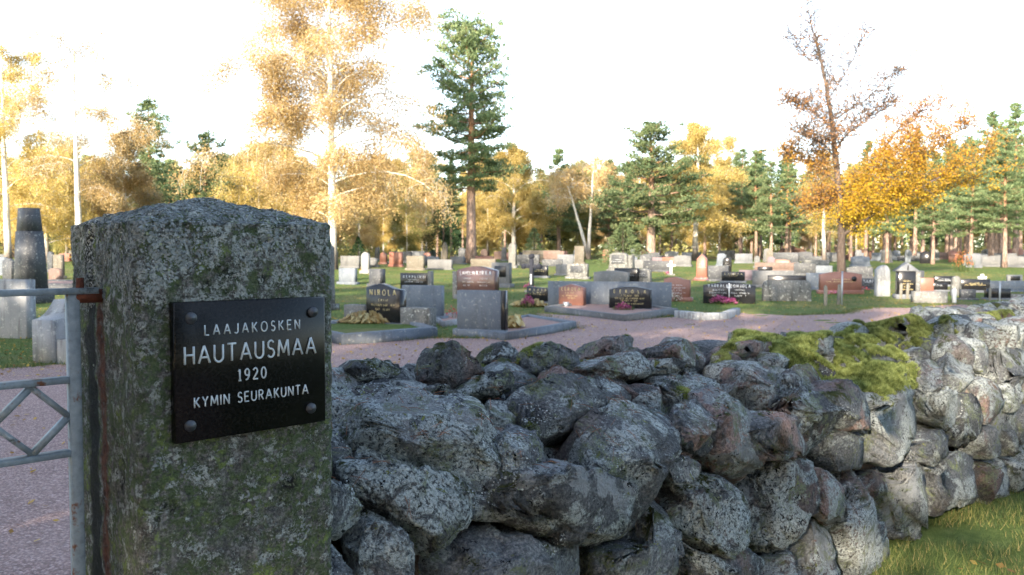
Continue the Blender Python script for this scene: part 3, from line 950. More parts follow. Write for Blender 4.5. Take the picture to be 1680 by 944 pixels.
front_stones = [
 [(532, 640), (575, 612), (680, 606), (760, 635), (815, 668), (836, 715), (826, 765), (775, 764), (700, 735), (630, 705), (560, 683), (530, 672)],
 [(805, 690), (862, 626), (960, 608), (1048, 604), (1048, 642), (990, 672), (950, 692), (900, 705), (850, 712)],
 [(820, 684), (850, 674), (900, 702), (905, 735), (880, 764), (835, 758), (820, 722)],
 [(945, 695), (1000, 655), (1080, 642), (1120, 680), (1122, 722), (1097, 768), (1040, 784), (985, 774), (938, 744), (928, 715)],
 [(1045, 642), (1092, 612), (1198, 586), (1202, 618), (1165, 648), (1110, 658)],
 [(580, 722), (640, 720), (700, 744), (706, 772), (650, 772), (582, 756)],
 [(578, 762), (640, 764), (720, 775), (790, 785), (810, 830), (782, 882), (740, 920), (700, 914), (660, 872), (622, 842), (588, 805)],
 [(818, 790), (850, 768), (930, 769), (1000, 777), (1078, 815), (1090, 852), (1076, 888), (985, 903), (930, 893), (900, 870), (838, 870), (822, 835)],
 [(590, 885), (640, 845), (690, 905), (692, 1010), (598, 1010)],
 [(690, 925), (800, 900), (840, 882), (930, 900), (985, 910), (1000, 1010), (692, 1010)],
 [(530, 770), (575, 790), (602, 850), (575, 890), (530, 905)],
 [(530, 900), (578, 895), (595, 930), (590, 1010), (530, 1010)],
 [(532, 690), (575, 700), (580, 760), (560, 785), (530, 765)],
 [(1088, 802), (1116, 794), (1140, 832), (1143, 900), (1122, 948), (1060, 1010), (992, 1010), (990, 912), (1075, 892)],
 [(1085, 752), (1140, 752), (1166, 775), (1140, 802), (1098, 800)],
 [(1110, 662), (1165, 652), (1182, 690), (1162, 710), (1120, 704)],
 [(1188, 640), (1226, 632), (1252, 680), (1262, 770), (1256, 798), (1220, 782), (1185, 735), (1183, 690)],
 [(1112, 722), (1165, 702), (1186, 732), (1182, 762), (1130, 757), (1103, 742)],
 [(1195, 590), (1240, 577), (1290, 588), (1297, 630), (1265, 657), (1230, 632), (1200, 622)],
 [(1258, 668), (1290, 650), (1342, 612), (1388, 650), (1382, 682), (1345, 700), (1300, 692)],
 [(1254, 702), (1282, 670), (1340, 700), (1362, 730), (1340, 750), (1265, 755)],
 [(1254, 762), (1332, 755), (1348, 800), (1335, 870), (1322, 920), (1290, 917), (1260, 882), (1250, 830)],
 [(1140, 808), (1166, 788), (1215, 788), (1252, 830), (1247, 882), (1196, 917), (1145, 892)],
 [(1135, 915), (1200, 920), (1250, 900), (1272, 930), (1262, 1010), (1125, 1010)],
 [(1285, 922), (1332, 888), (1322, 1010), (1265, 1010)],
 [(1350, 645), (1385, 615), (1425, 625), (1440, 660), (1432, 700), (1405, 704), (1368, 694)],
 [(1358, 708), (1420, 696), (1438, 730), (1427, 772), (1390, 782), (1368, 742)],
 [(1338, 760), (1392, 788), (1402, 850), (1386, 884), (1350, 842)],
 [(1330, 845), (1352, 835), (1387, 902), (1398, 1010), (1318, 1010)],
 [(1393, 802), (1440, 788), (1472, 830), (1480, 900), (1475, 1010), (1400, 1010), (1384, 892)],
 [(1436, 655), (1475, 630), (1515, 622), (1522, 680), (1502, 722), (1470, 762), (1438, 742)],
 [(1463, 764), (1525, 748), (1546, 820), (1552, 862), (1530, 900), (1488, 875), (1463, 812)],
 [(1418, 772), (1452, 765), (1458, 822), (1428, 812)],
 [(1503, 722), (1560, 703), (1572, 742), (1540, 764), (1508, 758)],
 [(1530, 772), (1575, 735), (1622, 748), (1628, 812), (1590, 832), (1548, 850)],
 [(1528, 632), (1575, 640), (1592, 702), (1560, 704), (1526, 684)],
 [(1583, 650), (1617, 640), (1622, 690), (1600, 732), (1568, 737)],
 [(1540, 566), (1600, 578), (1624, 602), (1590, 624), (1543, 614)],
 [(1503, 582), (1542, 585), (1546, 632), (1516, 637)],
 [(1620, 562), (1690, 538), (1700, 620), (1640, 642), (1618, 602)],
 [(1618, 650), (1700, 640), (1710, 722), (1640, 750), (1622, 702)],
 [(1623, 762), (1652, 750), (1658, 812), (1630, 820)],
 [(1655, 732), (1710, 720), (1715, 792), (1660, 797)],
 [(1550, 550), (1610, 534), (1642, 545), (1637, 580), (1590, 586), (1553, 576)],
 [(1640, 530), (1705, 514), (1705, 545), (1642, 550)],
 [(1290, 600), (1350, 592), (1372, 612), (1340, 640), (1296, 640)],
 [(1400, 590), (1450, 585), (1500, 600), (1505, 625), (1440, 640), (1400, 625)],
]
for k, p in enumerate(front_stones):
    big = np.ptp(np.array(p)[:, 0]) > 70
    traced(p, level=5 if k < 48 else 4, push=(-.06 if k in (5, 12) else -.04 if k in (6, 10) else .09 if k == 0 else .03 if k in (1, 7) else 0.0), tilt=(50 if k == 0 else 40 if k == 1 else None), front=(.06 if k in (0, 1) else None), grow=(1.10 if k in (0, 7) else 1.07))
back_lumps = [
 [(565, 612), (600, 582), (640, 587), (690, 600), (698, 618), (600, 622)],
 [(708, 625), (722, 590), (735, 560), (765, 557), (772, 580), (802, 592), (802, 625), (760, 640)],
 [(812, 590), (822, 566), (836, 555), (850, 562), (860, 592)],
 [(868, 600), (880, 572), (905, 560), (940, 570), (968, 582), (962, 606), (900, 610)],
 [(978, 580), (1000, 551), (1030, 547), (1058, 560), (1058, 582)],
 [(958, 612), (990, 582), (1050, 572), (1085, 592), (1078, 618), (1000, 620)],
 [(1085, 592), (1092, 563), (1130, 554), (1168, 570), (1165, 596), (1110, 604)],
 [(1435, 548), (1445, 530), (1500, 519), (1555, 529), (1562, 548)],
 [(1585, 538), (1592, 519), (1640, 512), (1690, 505), (1690, 528)],
 [(1060, 604), (1080, 588), (1130, 590), (1150, 605), (1100, 615)],
 [(770, 640), (800, 610), (860, 605), (870, 625), (820, 650)],
 [(690, 645), (720, 628), (775, 640), (800, 660), (760, 665)],
 [(1190, 580), (1215, 560), (1260, 556), (1290, 575), (1250, 586)],
 [(1300, 572), (1330, 550), (1380, 548), (1400, 570), (1350, 582)],
]
for p in back_lumps: traced(p, lump=True, level=5, front=.06)
# smaller stones wedged behind and between, the top filling, the back, and the wall's run past the picture
def loose(s, n, h, w, hgt, nrm, level, into=None):
    C = W3(s, n, h); U = D3; Vv = np.cross(nrm, U); Vv /= np.linalg.norm(Vv)
    if Vv[2] < 0: Vv = -Vv
    k = rng.integers(6, 9); a_ = np.sort(rng.uniform(0, 2 * math.pi, k) * .3 + np.arange(k) / k * 2 * math.pi)
    r_ = rng.uniform(.8, 1.1, k)
    poly = np.column_stack([np.cos(a_) * r_ * w / 2, np.sin(a_) * r_ * hgt / 2])
    Wd, F = rock(C, U, Vv, nrm, poly, .3 * min(w, hgt) + .02, .12, rng, level)
    if into is None: add_stone(Wd, F)
    else: into.add(Wd, F); STONES.append((Wd, F))
fN = -N3
packing = MB()
for h in (.10, .28, .46, .62, .76, .88):
    s = .48
    while s < 4.6:
        loose(s + rng.uniform(-.05, .05), pn(h, s) + .24 + rng.uniform(-.01, .03), h + rng.uniform(-.03, .03), rng.uniform(.16, .26), rng.uniform(.13, .18), fN, 3, packing)
        s += rng.uniform(.17, .24)
s = .5
while s < 5.2:
    for n in (.42, .56, .70):
        hh_ = wtop(s) - (.16 if n < .5 else .10)
        loose(s + rng.uniform(-.07, .07), n + rng.uniform(-.04, .04), hh_ + rng.uniform(-.02, .02), rng.uniform(.18, .30), rng.uniform(.16, .24), Z3 * .92 - N3 * .39, 3)
    s += rng.uniform(.17, .26)
for h in (.12, .36, .60, .84):
    s = 4.7
    while s < 10.5:
        w = rng.uniform(.28, .46); loose(s, pn(h, s) + .02, h, w * 1.08, .29, fN, 3); s += w * .95
for h in (.14, .42, .70, .92):
    s = .6
    while s < 10.5:
        w = rng.uniform(.36, .55); loose(s, .76, h, w * 1.05, .32, N3 * .98 + Z3 * .2, 2); s += w * .95
s = 5.2
while s < 10.5:
    for n in (.22, .5, .72): loose(s + rng.uniform(-.05, .05), n, wtop(s) - .06, .36, .28, Z3 * .95 - N3 * .31, 3, packing)
    s += .3
packing.build('packing_stones', M['field_stone'], wall, smooth=True)['kind'] = 'stuff'
# dark rubble inside
m = MB()
prof = [(.20, -.1), (.22, .55), (.27, .78), (.42, .90), (.62, .95), (.70, .9), (.72, -.1)]
ss = np.linspace(.42, 10.6, 40); V = []
for s in ss:
    for (n, h) in prof: V.append(W3(s, n, h - (.02 * min(s, 4) if h > .5 else 0)))
n_ = len(prof); i, j = np.meshgrid(np.arange(n_ - 1), np.arange(39)); q = (j * n_ + i).ravel()
m.add(V, np.column_stack([q, q + n_, q + n_ + 1, q + 1]), np.arange(n_)[::-1], 39 * n_ + np.arange(n_))
m.build('rubble_core', M['soil'], wall)

# lookup of the stone surfaces
allV = []; allF = []; off = 0
for V_, F_ in STONES: allV.append(V_); allF.append(F_ + off); off += len(V_)
allV = np.concatenate(allV); allF = np.concatenate(allF)
BV = BVHTree.FromPolygons([tuple(v) for v in allV], [tuple(int(i) for i in f) for f in allF])
T, Nn = tri_np(allV, allF)
ctr = T.mean(1); relc = ctr[:, :2] - O2
sel = ((relc @ D2) < 4.8) & ((relc @ D2) > .3) & ((relc @ N2) < .8) & ((Nn @ -N3 > -.15) | (Nn[:, 2] > .25)) & (ctr[:, 2] > .35)
T, Nn = T[sel], Nn[sel]
def wall_mask(P, Nn):
    v = np.array([noise.fractal(Vector(p) * 7.5, .7, 2.3, 6) for p in P])
    rel = P[:, :2] - O2; s = rel @ D2
    lim = .60 - .46 * np.clip(Nn[:, 2], 0, 1) - .25 * ((s < 1.1) & (P[:, 2] > .80))
    return v > lim
flakes('lichen', T, Nn, 300000, np.random.default_rng(4), wall, (.0014, .0042), wall_mask)

# moss cushions on the coping
def in_poly(px, py, poly):
    poly = np.asarray(poly); ins = np.zeros(len(px), bool); j = len(poly) - 1
    for i in range(len(poly)):
        xi, yi = poly[i]; xj, yj = poly[j]
        c = ((yi > py) != (yj > py)) & (px < (xj - xi) * (py - yi) / (yj - yi + 1e-12) + xi)
        ins ^= c; j = i
    return ins
def moss(poly_px, thick, dens, blade, seed, grid=.009, tmin=.0):
    r_ = np.random.default_rng(seed)
    sn = np.array([wall_hit(x, y)[:2] for x, y in poly_px])
    s0, n0 = sn.min(0) - .06; s1, n1 = sn.max(0) + .06
    S_ = np.arange(s0, s1, grid); Q_ = np.arange(n0, n1, grid)
    gs, gn = np.meshgrid(S_, Q_)
    jit = np.array([noise.noise(Vector((a_ * 7, b_ * 7, seed))) for a_, b_ in zip(gs.ravel(), gn.ravel())]).reshape(gs.shape)
    jit2 = np.array([noise.noise(Vector((a_ * 22, b_ * 22, seed))) for a_, b_ in zip(gs.ravel(), gn.ravel())]).reshape(gs.shape)
    jit3 = np.array([noise.fractal(Vector((a_ * 38, b_ * 38, seed)), .8, 2.2, 3) for a_, b_ in zip(gs.ravel(), gn.ravel())]).reshape(gs.shape)
    ins = in_poly((gs + jit * .05).ravel(), (gn + jit2 * .03).ravel(), sn).reshape(gs.shape)
    H = np.zeros(gs.shape)
    for a_ in range(gs.shape[0]):
        for b_ in range(gs.shape[1]):
            p = W3(gs[a_, b_], gn[a_, b_], 2.0)
            hit = BV.ray_cast(Vector(p), Vector((0, 0, -1)))
            H[a_, b_] = hit[0].z if hit[0] is not None else .3
    dist = ins.astype(float)
    for _ in range(10):
        d2 = dist.copy(); d2[1:-1, 1:-1] = (dist[:-2, 1:-1] + dist[2:, 1:-1] + dist[1:-1, :-2] + dist[1:-1, 2:] + dist[1:-1, 1:-1]) / 5; dist = d2
    Hs = H.copy()
    for _ in range(4):
        h2 = Hs.copy(); h2[1:-1, 1:-1] = (Hs[:-2, 1:-1] + Hs[2:, 1:-1] + Hs[1:-1, :-2] + Hs[1:-1, 2:] + Hs[1:-1, 1:-1]) / 5; Hs = np.maximum(h2, H - .01)
    dome = np.clip((dist - .40) * 2.2, -.6, 1)
    Zm = Hs + thick * dome * (1 + .5 * jit2 + .3 * jit + .55 * jit3) - .004
    V = np.array([W3(a_, b_, c_) for a_, b_, c_ in zip(gs.ravel(), gn.ravel(), Zm.ravel())])
    nx = gs.shape[1]
    i, j = np.meshgrid(np.arange(nx - 1), np.arange(gs.shape[0] - 1)); i = i.ravel(); j = j.ravel(); q = j * nx + i
    F = np.column_stack([q, q + 1, q + 1 + nx, q + nx])
    ok = (dist + .45 * jit2 + .25 * jit + .12 * jit3).ravel() > .36
    hz = np.ptp(Zm.ravel()[F], axis=1) < .020
    F = F[ok[F].all(1) & hz]
    if len(F) < 4: return
    root = MB().add(V, F).build('moss_cushion', M['moss_base'], wall, smooth=True)
    T_, N_ = tri_np(V, F); N_[N_[:, 2] < 0] *= -1
    ar = np.linalg.norm(np.cross(T_[:, 1] - T_[:, 0], T_[:, 2] - T_[:, 0]), axis=1)
    cnt = int(ar.sum() * .5 * dens)
    idx = r_.choice(len(T_), cnt, p=ar / ar.sum())
    a_, b_ = r_.random((2, cnt)); f = a_ + b_ > 1; a_[f] = 1 - a_[f]; b_[f] = 1 - b_[f]
    P = T_[idx, 0] + a_[:, None] * (T_[idx, 1] - T_[idx, 0]) + b_[:, None] * (T_[idx, 2] - T_[idx, 0])
    d = N_[idx] * .8 + r_.normal(0, .42, (cnt, 3)) + np.array([0, 0, .25])
    d /= np.linalg.norm(d, axis=1)[:, None]
    ln = r_.uniform(.5, 1.2, cnt) * blade
    tn = np.clip(np.array([noise.fractal(Vector(p) * 30, .8, 2.2, 3) for p in P]) * .7 + .5 + r_.normal(0, .2, cnt), 0, 1)
    o = MB().blades(P - d * .002, P + d * ln[:, None], blade * .30, tint=tn).build('moss_shoots', M['moss_blades'], root)
    o['kind'] = 'stuff'
moss([(1198, 572), (1212, 550), (1262, 541), (1330, 546), (1400, 548), (1470, 556), (1500, 582), (1508, 612), (1494, 640), (1470, 632), (1448, 640), (1400, 628), (1345, 606), (1290, 588), (1235, 580)], .012, 190000, .019, 1)
moss([(1398, 545), (1432, 530), (1500, 533), (1535, 548), (1500, 562), (1430, 556)], .010, 190000, .018, 2)
for k, (p, th) in enumerate([
    ([(772, 574), (804, 576), (800, 590), (772, 586)], .015),
    ([(856, 596), (880, 586), (900, 594), (886, 606)], .012), ([(928, 570), (965, 578), (968, 592), (940, 590)], .02),
    ([(1015, 552), (1045, 552), (1046, 562), (1018, 562)], .014), ([(1165, 585), (1200, 572), (1205, 588), (1175, 596)], .02),
    ([(1130, 560), (1150, 563), (1148, 572), (1128, 570)], .012), ([(860, 672), (878, 676), (880, 690), (862, 690)], .015),
    ([(1350, 612), (1385, 606), (1392, 624), (1360, 628)], .02), ([(1535, 545), (1560, 540), (1575, 552), (1545, 560)], .015),
    ([(1600, 535), (1650, 528), (1680, 532), (1640, 545)], .02), ([(1100, 636), (1125, 630), (1130, 642), (1108, 646)], .012)]):
    moss(p, th * .4, 190000, .014, 20 + k, .008)

# fallen pine needles on the slab beside the post
m = MB(); r_ = np.random.default_rng(8)
for _ in range(260):
    s = r_.uniform(.5, 2.6); n = r_.uniform(.06, .7)
    hit = BV.ray_cast(Vector(W3(s, n, 2)), Vector((0, 0, -1)))
    if hit[0] is None or hit[0].z < .8 or hit[1].z < .35: continue
    for q in range(2 if r_.random() < .4 else 1):
        a_ = r_.uniform(0, 6.28); t = Vector((math.cos(a_), math.sin(a_), 0)); nn = hit[1]
        t = (t - nn * t.dot(nn)).normalized(); ln = r_.uniform(.018, .03)
        p0 = hit[0] + nn * .003 - t * ln; p1 = hit[0] + nn * .007; p2 = hit[0] + nn * .003 + t * ln
        m.tube([p0, p1, p2], .0007, 3, cap=False)
        m.T[-1][:] = r_.random()
tag(m.build('fallen_pine_needles', M['dry_needle']), 'thin brown pine needles scattered over the coping stones', 'pine needles', kind='stuff')

# ================================================================== graves
def outline(kind, w, h):
    hw = w / 2
    if kind == 'flat': return [(-hw, 0), (hw, 0), (hw, h), (-hw, h)]
    if kind == 'arch':
        return [(-hw, 0), (hw, 0)] + [(hw * (1 - 2 * k / 12), h - .14 * h * (1 - math.sin(math.pi * k / 12))) for k in range(13)]
    if kind == 'round':
        r = hw; pts = [(-hw, 0), (hw, 0)]
        hr = min(r, h * .4)
        return pts + [(hw * math.cos(math.pi * k / 14), h - hr + hr * math.sin(math.pi * k / 14)) for k in range(15)]
    if kind == 'peak': return [(-hw, 0), (hw, 0), (hw, h * .84), (0, h), (-hw, h * .84)]
    if kind == 'shoulder':
        c = min(hw, h) * .28
        return [(-hw, 0), (hw, 0)] + [(hw - c + c * math.cos(t * math.pi / 10), h - c + c * math.sin(t * math.pi / 10)) for t in range(6)] + [(-hw + c - c * math.sin(t * math.pi / 10), h - c + c * math.cos(t * math.pi / 10)) for t in range(6)]
    if kind == 'crest':          # low hump off centre, falling to the right
        return [(-hw, 0), (hw, 0), (hw, h * .84), (hw * .55, h * .875), (hw * .1, h * .96), (-hw * .2, h), (-hw * .55, h * .97), (-hw, h * .90)]
    if kind == 'slant': return [(-hw, 0), (hw, 0), (hw, h * .88), (-hw, h)]
    if kind == 'rough':
        r_ = np.random.default_rng(int(w * 1000 + h * 777))
        side = [(hw * (1 - .10 * r_.random() - .12 * t), h * t) for t in np.linspace(0, .85, 6)]
        topp = [(hw * .75 * math.cos(a), h * (.86 + .14 * math.sin(a)) * (1 - .03 * r_.random())) for a in np.linspace(.3, math.pi - .3, 6)]
        other = [(-hw * (1 - .10 * r_.random() - .12 * t), h * t) for t in np.linspace(.85, 0, 6)]
        return side + topp + other
    if kind == 'taper': return [(-hw, 0), (hw, 0), (hw * .78, h * .93), (hw * .35, h), (-hw * .35, h), (-hw * .78, h * .93)]
    if kind == 'mitre': return [(-hw, 0), (hw, 0), (hw * .86, h * .80), (0, h), (-hw * .86, h * .80)]

def scribble(m, x0, x1, z, size, y, r_, stroke):
    """a line of writing too small to read: short strokes at letter spacing"""
    x = x0
    while x < x1:
        k = r_.integers(0, 4)
        if r_.random() < .82:
            hh_ = size * r_.uniform(.75, 1.0)
            if k == 0: P = [(x, y, z), (x, y, z + hh_)]
            elif k == 1: P = [(x, y, z), (x + size * .25, y, z + hh_), (x + size * .45, y, z)]
            elif k == 2: P = [(x, y, z + hh_), (x, y, z), (x + size * .4, y, z)]
            else: P = [(x, y, z), (x, y, z + hh_), (x + size * .4, y, z + hh_ * .5)]
            m.tube(P, stroke / 2, 3, cap=False)
        x += size * .72

GR = 'gravestones in the cemetery rows'
def grave(px, base, wpx, hpx, kind, mat, label, yaw=None, t=.16, plinth=True, text=None, lmat='silver_letter', lines=0, group=None, depth=None,
          frame=None, hscale=1.0, name='gravestone', cat='gravestone', plate=None):
    """a headstone whose foot shows at pixel (px, base) and which spans wpx by hpx pixels"""
    p = ground(px, base) if depth is None else at_depth(px, depth)
    if yaw is None: yaw = -34 if px < 1140 else -20
    view = math.degrees(math.atan2(p.x, p.y))
    phi = R(yaw - (-view) if False else yaw - view)
    dist = p.y
    wm = wpx / FPX * dist; hm = hpx / FPX * dist * hscale
    w = max(.22, (wm - t * abs(math.sin(phi))) / max(.35, abs(math.cos(phi))))
    g = empty(name, p, R(yaw))
    tag(g, label, cat, group or GR)
    ph = .0
    if plinth:
        ph = min(.14, hm * .16)
        m = MB(); m.box(-w / 2 - .06, w / 2 + .06, -t / 2 - .06, t / 2 + .06, -.05, ph, .012)
        m.build('plinth', M['grey_granite' if mat in ('black_granite', 'brown_granite') else mat], g)
    ol = outline(kind, w, hm - ph)
    m = MB(); m.prism([(x, z + ph - (.004 if ph else .05)) for x, z in ol], -t / 2, t / 2, .012)
    slab = m.build('slab', M[mat], g)
    fy = -t / 2
    r_ = np.random.default_rng(int(abs(px * 13 + base)))
    if frame:     # paler blocks standing against both ends
        for sgn, ww, hh_ in frame:
            m = MB(); x0 = sgn * (w / 2 + .004); x1 = x0 + sgn * ww
            m.box(min(x0, x1), max(x0, x1), -t / 2 - .02, t / 2 + .03, -.05, hm * hh_, .02); m.build('side_block', M['rough_granite'], g)
    if plate:
        m = MB(); m.box(-w * .32, w * .32, fy - .012, fy + .004, hm * .42, hm * .86, .003); m.build('plate', M[plate], g); fy -= .012
    if text:
        n = len(text)
        for q, tx in enumerate(text):
            span = w * .86 / n; cx = (-.43 * w) + span * (q + .5)
            cap = min(hm * .115, span * .8 / (len(tx) * .66))
            lettering(tx, cx - span * .44, cx + span * .44, ph + (hm - ph) * .70, cap, fy, max(.010, cap * .17), M[lmat], slab, 4)['kind'] = 'stuff'
    if lines:
        m = MB(); nb = len(text) if text else 1
        for q in range(nb):
            span = w * .86 / nb; cx = -.43 * w + span * (q + .5)
            for k in range(lines):
                sz = .035 if k % 2 else .045
                scribble(m, cx - span * (.40 if k % 2 else .24), cx + span * (.40 if k % 2 else .24), ph + (hm - ph) * (.55 - .12 * k), sz, fy, r_, .010)
        if m.V: m.build('inscription', M[lmat], slab)['kind'] = 'stuff'
    return g, w, hm

def kerb(pxs, hgt, wid, mat, label, fill='gravel_fill', group='kerbed grave plots'):
    """a grave plot: granite kerb pieces round a bed; corner pixels of the outer edge"""
    P = [ground(x, y) for x, y in pxs]
    c = sum(P, Vector()) / len(P)
    g = empty('grave_plot', c); tag(g, label, 'grave plot', group)
    n = len(P)
    I = []
    for k in range(n):
        d = (c - P[k]); d.z = 0; I.append(P[k] + d.normalized() * wid * 1.35)
    for k in range(n):
        a_, b_ = P[k] - c, P[(k + 1) % n] - c; ia, ib = I[k] - c, I[(k + 1) % n] - c
        m = MB(); V = []
        e = (b_ - a_).normalized() * .002
        for q in (a_ + e, b_ - e, ib - e, ia + e): V.append((q.x, q.y, q.z - .08))
        for q in (a_ + e, b_ - e, ib - e, ia + e): V.append((q.x, q.y, max(q.z, 0) * 0 + q.z + hgt))
        m.add(V, [(3, 2, 1, 0), (4, 5, 6, 7), (0, 1, 5, 4), (1, 2, 6, 5), (2, 3, 7, 6), (3, 0, 4, 7)])
        m.build('kerb_stone', M[mat], g)
    m = MB(); m.add([(q.x - c.x, q.y - c.y, q.z - c.z + hgt * .72) for q in I], np.arange(n)); m.build('bed', M[fill], g)
    return g, c

def flower_patch(name, p, rx, ry, h, mat, n, label, cat, stem='grass_blades', seed=0, leafsize=.022, greens=.4, group='flowers and plants on the graves'):
    r_ = np.random.default_rng(seed + 100)
    g = empty(name, p); tag(g, label, cat, group)
    a_ = r_.uniform(0, 2 * math.pi, n); q = np.sqrt(r_.random(n))
    dome = np.sqrt(np.maximum(0, 1 - q ** 2 * .9))
    C = np.column_stack([np.cos(a_) * q * rx, np.sin(a_) * q * ry, h * dome * r_.uniform(.45, 1.08, n)])
    A = r_.normal(size=(n, 3)); A /= np.linalg.norm(A, axis=1)[:, None]
    B = np.cross(A, r_.normal(size=(n, 3))); B /= np.linalg.norm(B, axis=1)[:, None]
    o = MB().quads(C, A * leafsize, B * leafsize * .7, tint=r_.random(n)).build('blooms', M[mat], g); o['kind'] = 'stuff'
    k = int(n * greens)
    if k:
        a_ = r_.uniform(0, 2 * math.pi, k); q = np.sqrt(r_.random(k)) * 1.15
        base = np.column_stack([np.cos(a_) * q * rx * .8, np.sin(a_) * q * ry * .8, np.full(k, -.02)])
        tip = base + np.column_stack([np.cos(a_) * rx * .35, np.sin(a_) * ry * .35, h * r_.uniform(.4, .9, k)])
        o = MB().blades(base, tip, .02, tint=r_.random(k) * .8).build('leaves', M[stem], g); o['kind'] = 'stuff'
    return g

def wilted(p, rx, ry, h, n, label, seed):
    """a collapsed clump of yellowed strap leaves"""
    r_ = np.random.default_rng(seed)
    g = empty('withered_plant', p); tag(g, label, 'plant', 'flowers and plants on the graves')
    m = MB()
    for _ in range(n):
        a_ = r_.uniform(0, 6.283); q = math.sqrt(r_.random())
        b = np.array([math.cos(a_) * q * rx * .7, math.sin(a_) * q * ry * .7, 0])
        d = np.array([math.cos(a_ + r_.normal(0, .6)), math.sin(a_ + r_.normal(0, .6)), 0]); ln = r_.uniform(.08, .18)
        hh_ = h * r_.uniform(.5, 1.05) * (1 - .6 * q * q); w = np.array([-d[1], d[0], 0]) * r_.uniform(.025, .05)
        p1 = b + d * ln * .5 + [0, 0, hh_]; p2 = b + d * ln + [0, 0, hh_ * .45]
        m.add([b - w * .4, b + w * .4, p1 + w, p1 - w, p2], [(0, 1, 2, 3)], [(3, 2, 4)], tint=float(r_.random()))
    m.T = [np.full(len(f), t[0] if len(t) else .5) for f, t in zip(m.F, m.T)]
    o = m.build('leaves', M['straw'], g); o['kind'] = 'stuff'

# ---- near rows, one by one
BG = 'black_granite'
grave(528, 508, 50, 118, 'rough', 'rough_granite', 'tall rough grey headstone close behind the gate post', t=.3)
kerb([(480, 548), (560, 567), (718, 554), (640, 530)], .17, .16, 'blue_granite', 'blue grey kerbed plot in front of the black crest topped stone', 'grass_ground')
pN = ground(636, 540)
grave(634, 541, 70, 76, 'crest', BG, 'black crest topped stone with gold letters above yellow withered leaves', yaw=-26, text=['NIROLA'], lmat='gold_letter', lines=3, t=.22,
      frame=[(1, .62, .50), (-1, .50, .52)])
wilted(ground(606, 541) + Vector((0, 0, .10)), .62, .30, .26, 900, 'yellow withered hosta leaves heaped before the black crest topped stone', 1)
grave(694, 527, 74, 59, 'flat', 'blue_granite', 'plain bluish slab seen from behind next to the crest topped stone', yaw=-22, t=.14)
kerb([(752, 549), (828, 560), (946, 539), (868, 526)], .13, .14, 'blue_granite', 'gravel filled plot kerbed in blue grey granite by the path')
grave(788, 552, 78, 76, 'flat', 'blue_granite', 'blue grey slab turned from view with a black polished front edge', yaw=-18, t=.16)
g = [o for o in bpy.data.objects if o.get('label', '').startswith('blue grey slab turned')][0]
sl = [c for c in g.children if c.name.startswith('slab')][0]
xs_ = [v.co.x for v in sl.data.vertices]; zs_ = [v.co.z for v in sl.data.vertices]
m = MB(); m.box(max(xs_) + .002, max(xs_) + .075, -.083, .083, min(zs_), max(zs_) + .003, .006); m.build('polished_front', M[BG], g)
wilted(ground(840, 547) + Vector((0, 0, .08)), .2, .2, .26, 120, 'small yellowed clump beside the black polished slab edge', 2)
kerb([(726, 537), (770, 530), (748, 520), (708, 524)], .10, .10, 'white_concrete', 'small pale kerbed plot with roses behind the turned slab')
flower_patch('rose_plant', ground(742, 527), .2, .15, .3, 'red_petals', 60, 'thin red rose plant in the small pale kerbed plot', 'flowers', seed=3)
grave(681, 480, 52, 32, 'flat', BG, 'wide black stone lettered in silver on a grey backing slab', text=['KEPPLING'], lines=2, frame=[(1, .12, 1.1)], yaw=-24)
flower_patch('white_flowers', ground(676, 482), .4, .15, .18, 'white_petals', 120, 'low white flowers before the wide black stone', 'flowers', seed=4)
grave(784, 492, 72, 55, 'arch', 'brown_granite', 'brown red arched stone with two columns of silver names', text=['LAHELIN', 'KIRKA'], lines=3, t=.24, yaw=-30, frame=[(-1, .14, .84)])
grave(823, 472, 34, 41, 'flat', 'pale_granite', 'black panel mounted on a pale stone behind the arched brown stone', t=.2, plate=BG, yaw=-28)
grave(571, 467, 36, 27, 'flat', 'blue_granite', 'low blue grey slab behind the tall rough headstone')
grave(619, 470, 28, 29, 'flat', 'dark_granite', 'dark grey block with pale right side behind the crest topped stone', t=.3)
grave(600, 449, 17, 35, 'round', 'white_stone', 'white round topped stone with an orange bouquet at its foot', lines=2, lmat='gold_letter')
flower_patch('orange_flowers', ground(594, 447), .16, .12, .28, 'orange_petals', 60, 'orange bouquet at the foot of the white stone', 'flowers', seed=5)
def cross(px, base, wpx, hpx, mat, label, yaw, th, arm, knob=False):
    p = ground(px, base); wm = wpx / FPX * p.y; hm = hpx / FPX * p.y
    g = empty('grave_cross', p, R(yaw)); tag(g, label, 'cross', 'crosses on the graves')
    m = MB(); m.box(-th / 2, th / 2, -th / 2, th / 2, -.1, hm, .008); m.build('upright', M[mat], g)
    m = MB(); z = hm * arm
    for s_ in (-1, 1): m.box(min(s_ * th / 2 * 1.01, s_ * wm / 2), max(s_ * th / 2 * 1.01, s_ * wm / 2), -th / 2 * .96, th / 2 * .96, z - th / 2, z + th / 2, .006)
    m.build('arm', M[mat], g)
    if knob:
        for (x, zz) in ((-wm / 2, z), (wm / 2, z), (0, hm)):
            m = MB(); m.tube([(x, -th * .55, zz), (x, 0, zz), (x, th * .55, zz)], th * .72, 10); m.build('end_disc', M[mat], g)
        m = MB(); m.box(-th * .2, th * .2, -th * .55, -th * .5, hm * .22, hm * .5); m.build('name_strip', M['silver_letter'], g)
    m = MB(); m.box(-th * 1.6, th * 1.6, -th * 1.4, th * 1.4, -.06, .07, .01); m.build('foot', M['rough_granite'], g)
cross(872, 480, 27, 59, 'black_iron', 'black cross with rounded ends rising behind a low black stone', -20, .115, .72, True)
grave(886, 456, 27, 20, 'flat', BG, 'small black stone just behind the black cross', lines=2, lmat='gold_letter')
